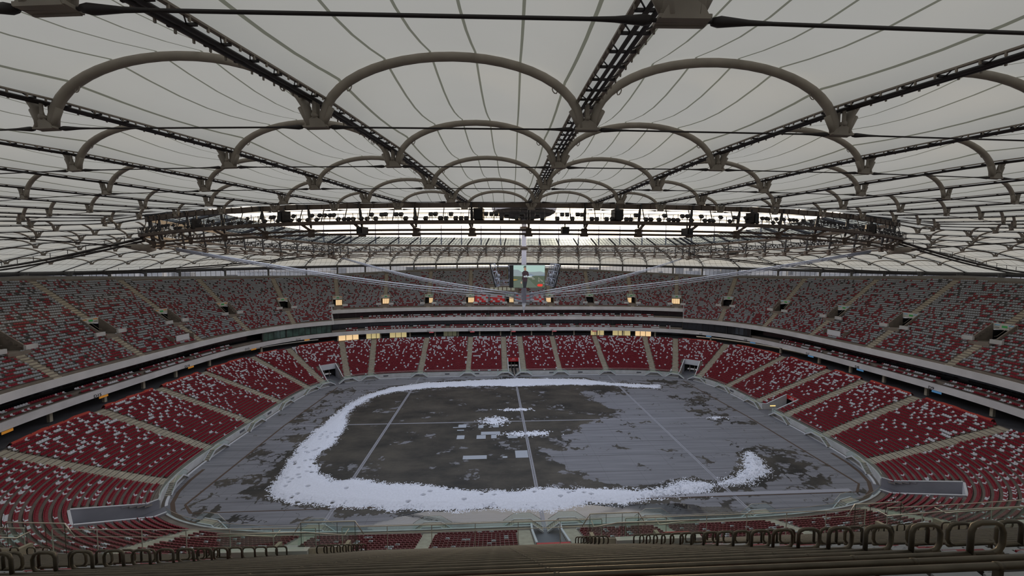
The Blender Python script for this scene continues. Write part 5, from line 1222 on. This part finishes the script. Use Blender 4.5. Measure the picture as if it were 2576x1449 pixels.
for a in ais:                                                # taller guards in front of the aisles
    sa, sb = S_N+a-3.2/1.5, S_N+a+3.2/1.5; t = empty('aisle_guard', P3(np.array(S_N+a), 31.1, 22.5), 'raised glass guard with bent handrail at the near parapet, %s from the left' % nth(len(ais)-1-ais.index(a)), 'balustrade', 'raised guards on the near upper parapet')
    q = [P3(np.array(sb), 31.15, 23.8), P3(np.array(sb-0.5), 31.15, 24.65), P3(np.array(sa+0.5), 31.15, 24.65), P3(np.array(sa), 31.15, 23.8)]
    mb = MB(); mb.tube(np.array(q), 0.035, 8); mb.build('handrail', BRASSR, t)
    mb = MB(); mb.add([P3(np.array(sb-0.2), 31.17, 22.8), q[1]-UP*.05, q[2]-UP*.05, P3(np.array(sa+0.2), 31.17, 22.8)], [(0, 1, 2, 3)]); mb.build('glass_panel', BALG, t)
    mb = MB(); [mb.bar(P3(np.array(q_), 31.17, 22.5), P3(np.array(q_), 31.17, 24.6), 0.025) for q_ in np.linspace(sa+.5, sb-.5, 4)]; mb.build('post', TUBE, t)
# red gate panels hung beside the near portals
for a, sgn, lb in ((ais[-2] if len(ais) > 1 else 12, -1, 'left'), (0.0, 1, 'middle'), (ais[1] if len(ais) > 1 else -12, -1, 'right')):
    s0 = min(ais, key=lambda q: abs(q-a)); s0 = S_N+s0; sgn = {'left': -1, 'middle': 1, 'right': 1}[lb]
    T, Nn = frame(s0, 33.0); Rr = np.array([Nn[1], -Nn[0], 0]); z = zfl(s0); o = P3(np.array(s0), port_t(s0)+0.3, z)-Rr*sgn*(PHW+1.35)
    t = empty('gate_panel', o, 'red metal panel with cut-out letters beside the %s near portal' % lb, 'panel', 'red panels beside the near portals')
    mb = MB(); mb.box(o+UP*0.6, Rr, Nn, UP, 1.7, 0.06, 0.9); mb.build('panel', SIGNRED, t)
    text_mesh('GIND', 0.62, 'lettering', mat('panel_grey', (0.22, 0.2, 0.16), 0.7), o+UP*0.55+Nn*0.04, Rr*-1, UP, t)
    mb = MB(); mb.bar(o-Rr*0.8, o-Rr*0.8+UP*1.05, 0.06); mb.bar(o+Rr*0.8, o+Rr*0.8+UP*1.05, 0.06); mb.build('post', DGREY, t)

# ------------------------------------------------------------------ wheelchair-row flip seats behind the lower tier, small arena fittings
for s in np.arange(0, L0, 11.0):
    if abs(sd_(s, S_N)) < 80: continue
    T, Nn = frame(s, 1.0); mb = MB(); mb.box(P3(np.array(s)+3, 0.97, 0.85), T, Nn, UP, 1.7, 0.05, 0.5)
    tag(mb.build('wall_vent', mat('vent_grey', (0.12, 0.12, 0.13), 0.6), loc=P3(np.array(s)+3, 0.97, 0.6)), 'small grey louvred hatch in the pitch-side wall', 'vent', 'hatches in the pitch-side wall')

# ------------------------------------------------------------------ city beyond
wm = bpy.data.materials.new('city_wall'); wm.use_nodes = True; t_ = wm.node_tree; b_ = t_.nodes['Principled BSDF']; b_.inputs['Roughness'].default_value = 0.8
br_ = t_.nodes.new('ShaderNodeTexBrick'); tc_ = t_.nodes.new('ShaderNodeTexCoord'); mp_ = t_.nodes.new('ShaderNodeMapping'); mp_.inputs['Rotation'].default_value = (PI/2, 0, 0)
t_.links.new(tc_.outputs['Object'], mp_.inputs[0]); t_.links.new(mp_.outputs[0], br_.inputs['Vector']); br_.inputs['Scale'].default_value = 0.25; br_.offset = 0
br_.inputs['Color1'].default_value = (0.10, 0.11, 0.14, 1); br_.inputs['Color2'].default_value = (0.26, 0.27, 0.30, 1); br_.inputs['Mortar'].default_value = (0.36, 0.36, 0.38, 1); br_.inputs['Mortar Size'].default_value = 0.05
oi_ = t_.nodes.new('ShaderNodeObjectInfo'); mr_ = t_.nodes.new('ShaderNodeMapRange'); mr_.inputs['To Min'].default_value = 0.35; mr_.inputs['To Max'].default_value = 1.3; t_.links.new(oi_.outputs['Random'], mr_.inputs['Value']); sv_ = t_.nodes.new('ShaderNodeVectorMath'); sv_.operation = 'SCALE'; t_.links.new(br_.outputs['Color'], sv_.inputs[0]); t_.links.new(mr_.outputs[0], sv_.inputs['Scale']); t_.links.new(sv_.outputs[0], b_.inputs['Base Color'])
rb = np.random.default_rng(5); cb = 0
while cb < 230:
    az = math.radians(rb.uniform(-58, 64)); d = 330*(8.0)**rb.random(); x, y = CAM.x+d*math.sin(az), CAM.y+d*math.cos(az)
    if (x/190)**2+(y/170)**2 < 1.3: continue
    h = rb.uniform(12, 30)+ (rb.random() < 0.08)*rb.uniform(5, 16); w_, q_ = rb.uniform(18, 70), rb.uniform(14, 30); a = rb.uniform(-0.5, 0.5)
    ax, ay = np.array([math.cos(a), math.sin(a), 0]), np.array([-math.sin(a), math.cos(a), 0]); h = min(h*(1 if d < 900 else 1.4), 9+41-4)
    t = empty('city_building', (x, y, -9), 'hazy grey city block seen through the gap between the stand top and the roof edge', 'building', 'city blocks beyond the stadium')
    mb = MB(); mb.box((x, y, -9+h/2), ax, ay, UP, w_, q_, h); mb.build('wall', wm, t)
    mb = MB(); mb.box((x, y, -9+h+0.4), ax, ay, UP, w_+0.6, q_+0.6, 0.8); mb.box(np.array([x, y, -9+h+1.6])+ax*w_*0.2, ax, ay, UP, 5, 4, 2.4); mb.build('roof', mat('city_roof', (0.33, 0.32, 0.33), 0.8), t)
    cb += 1
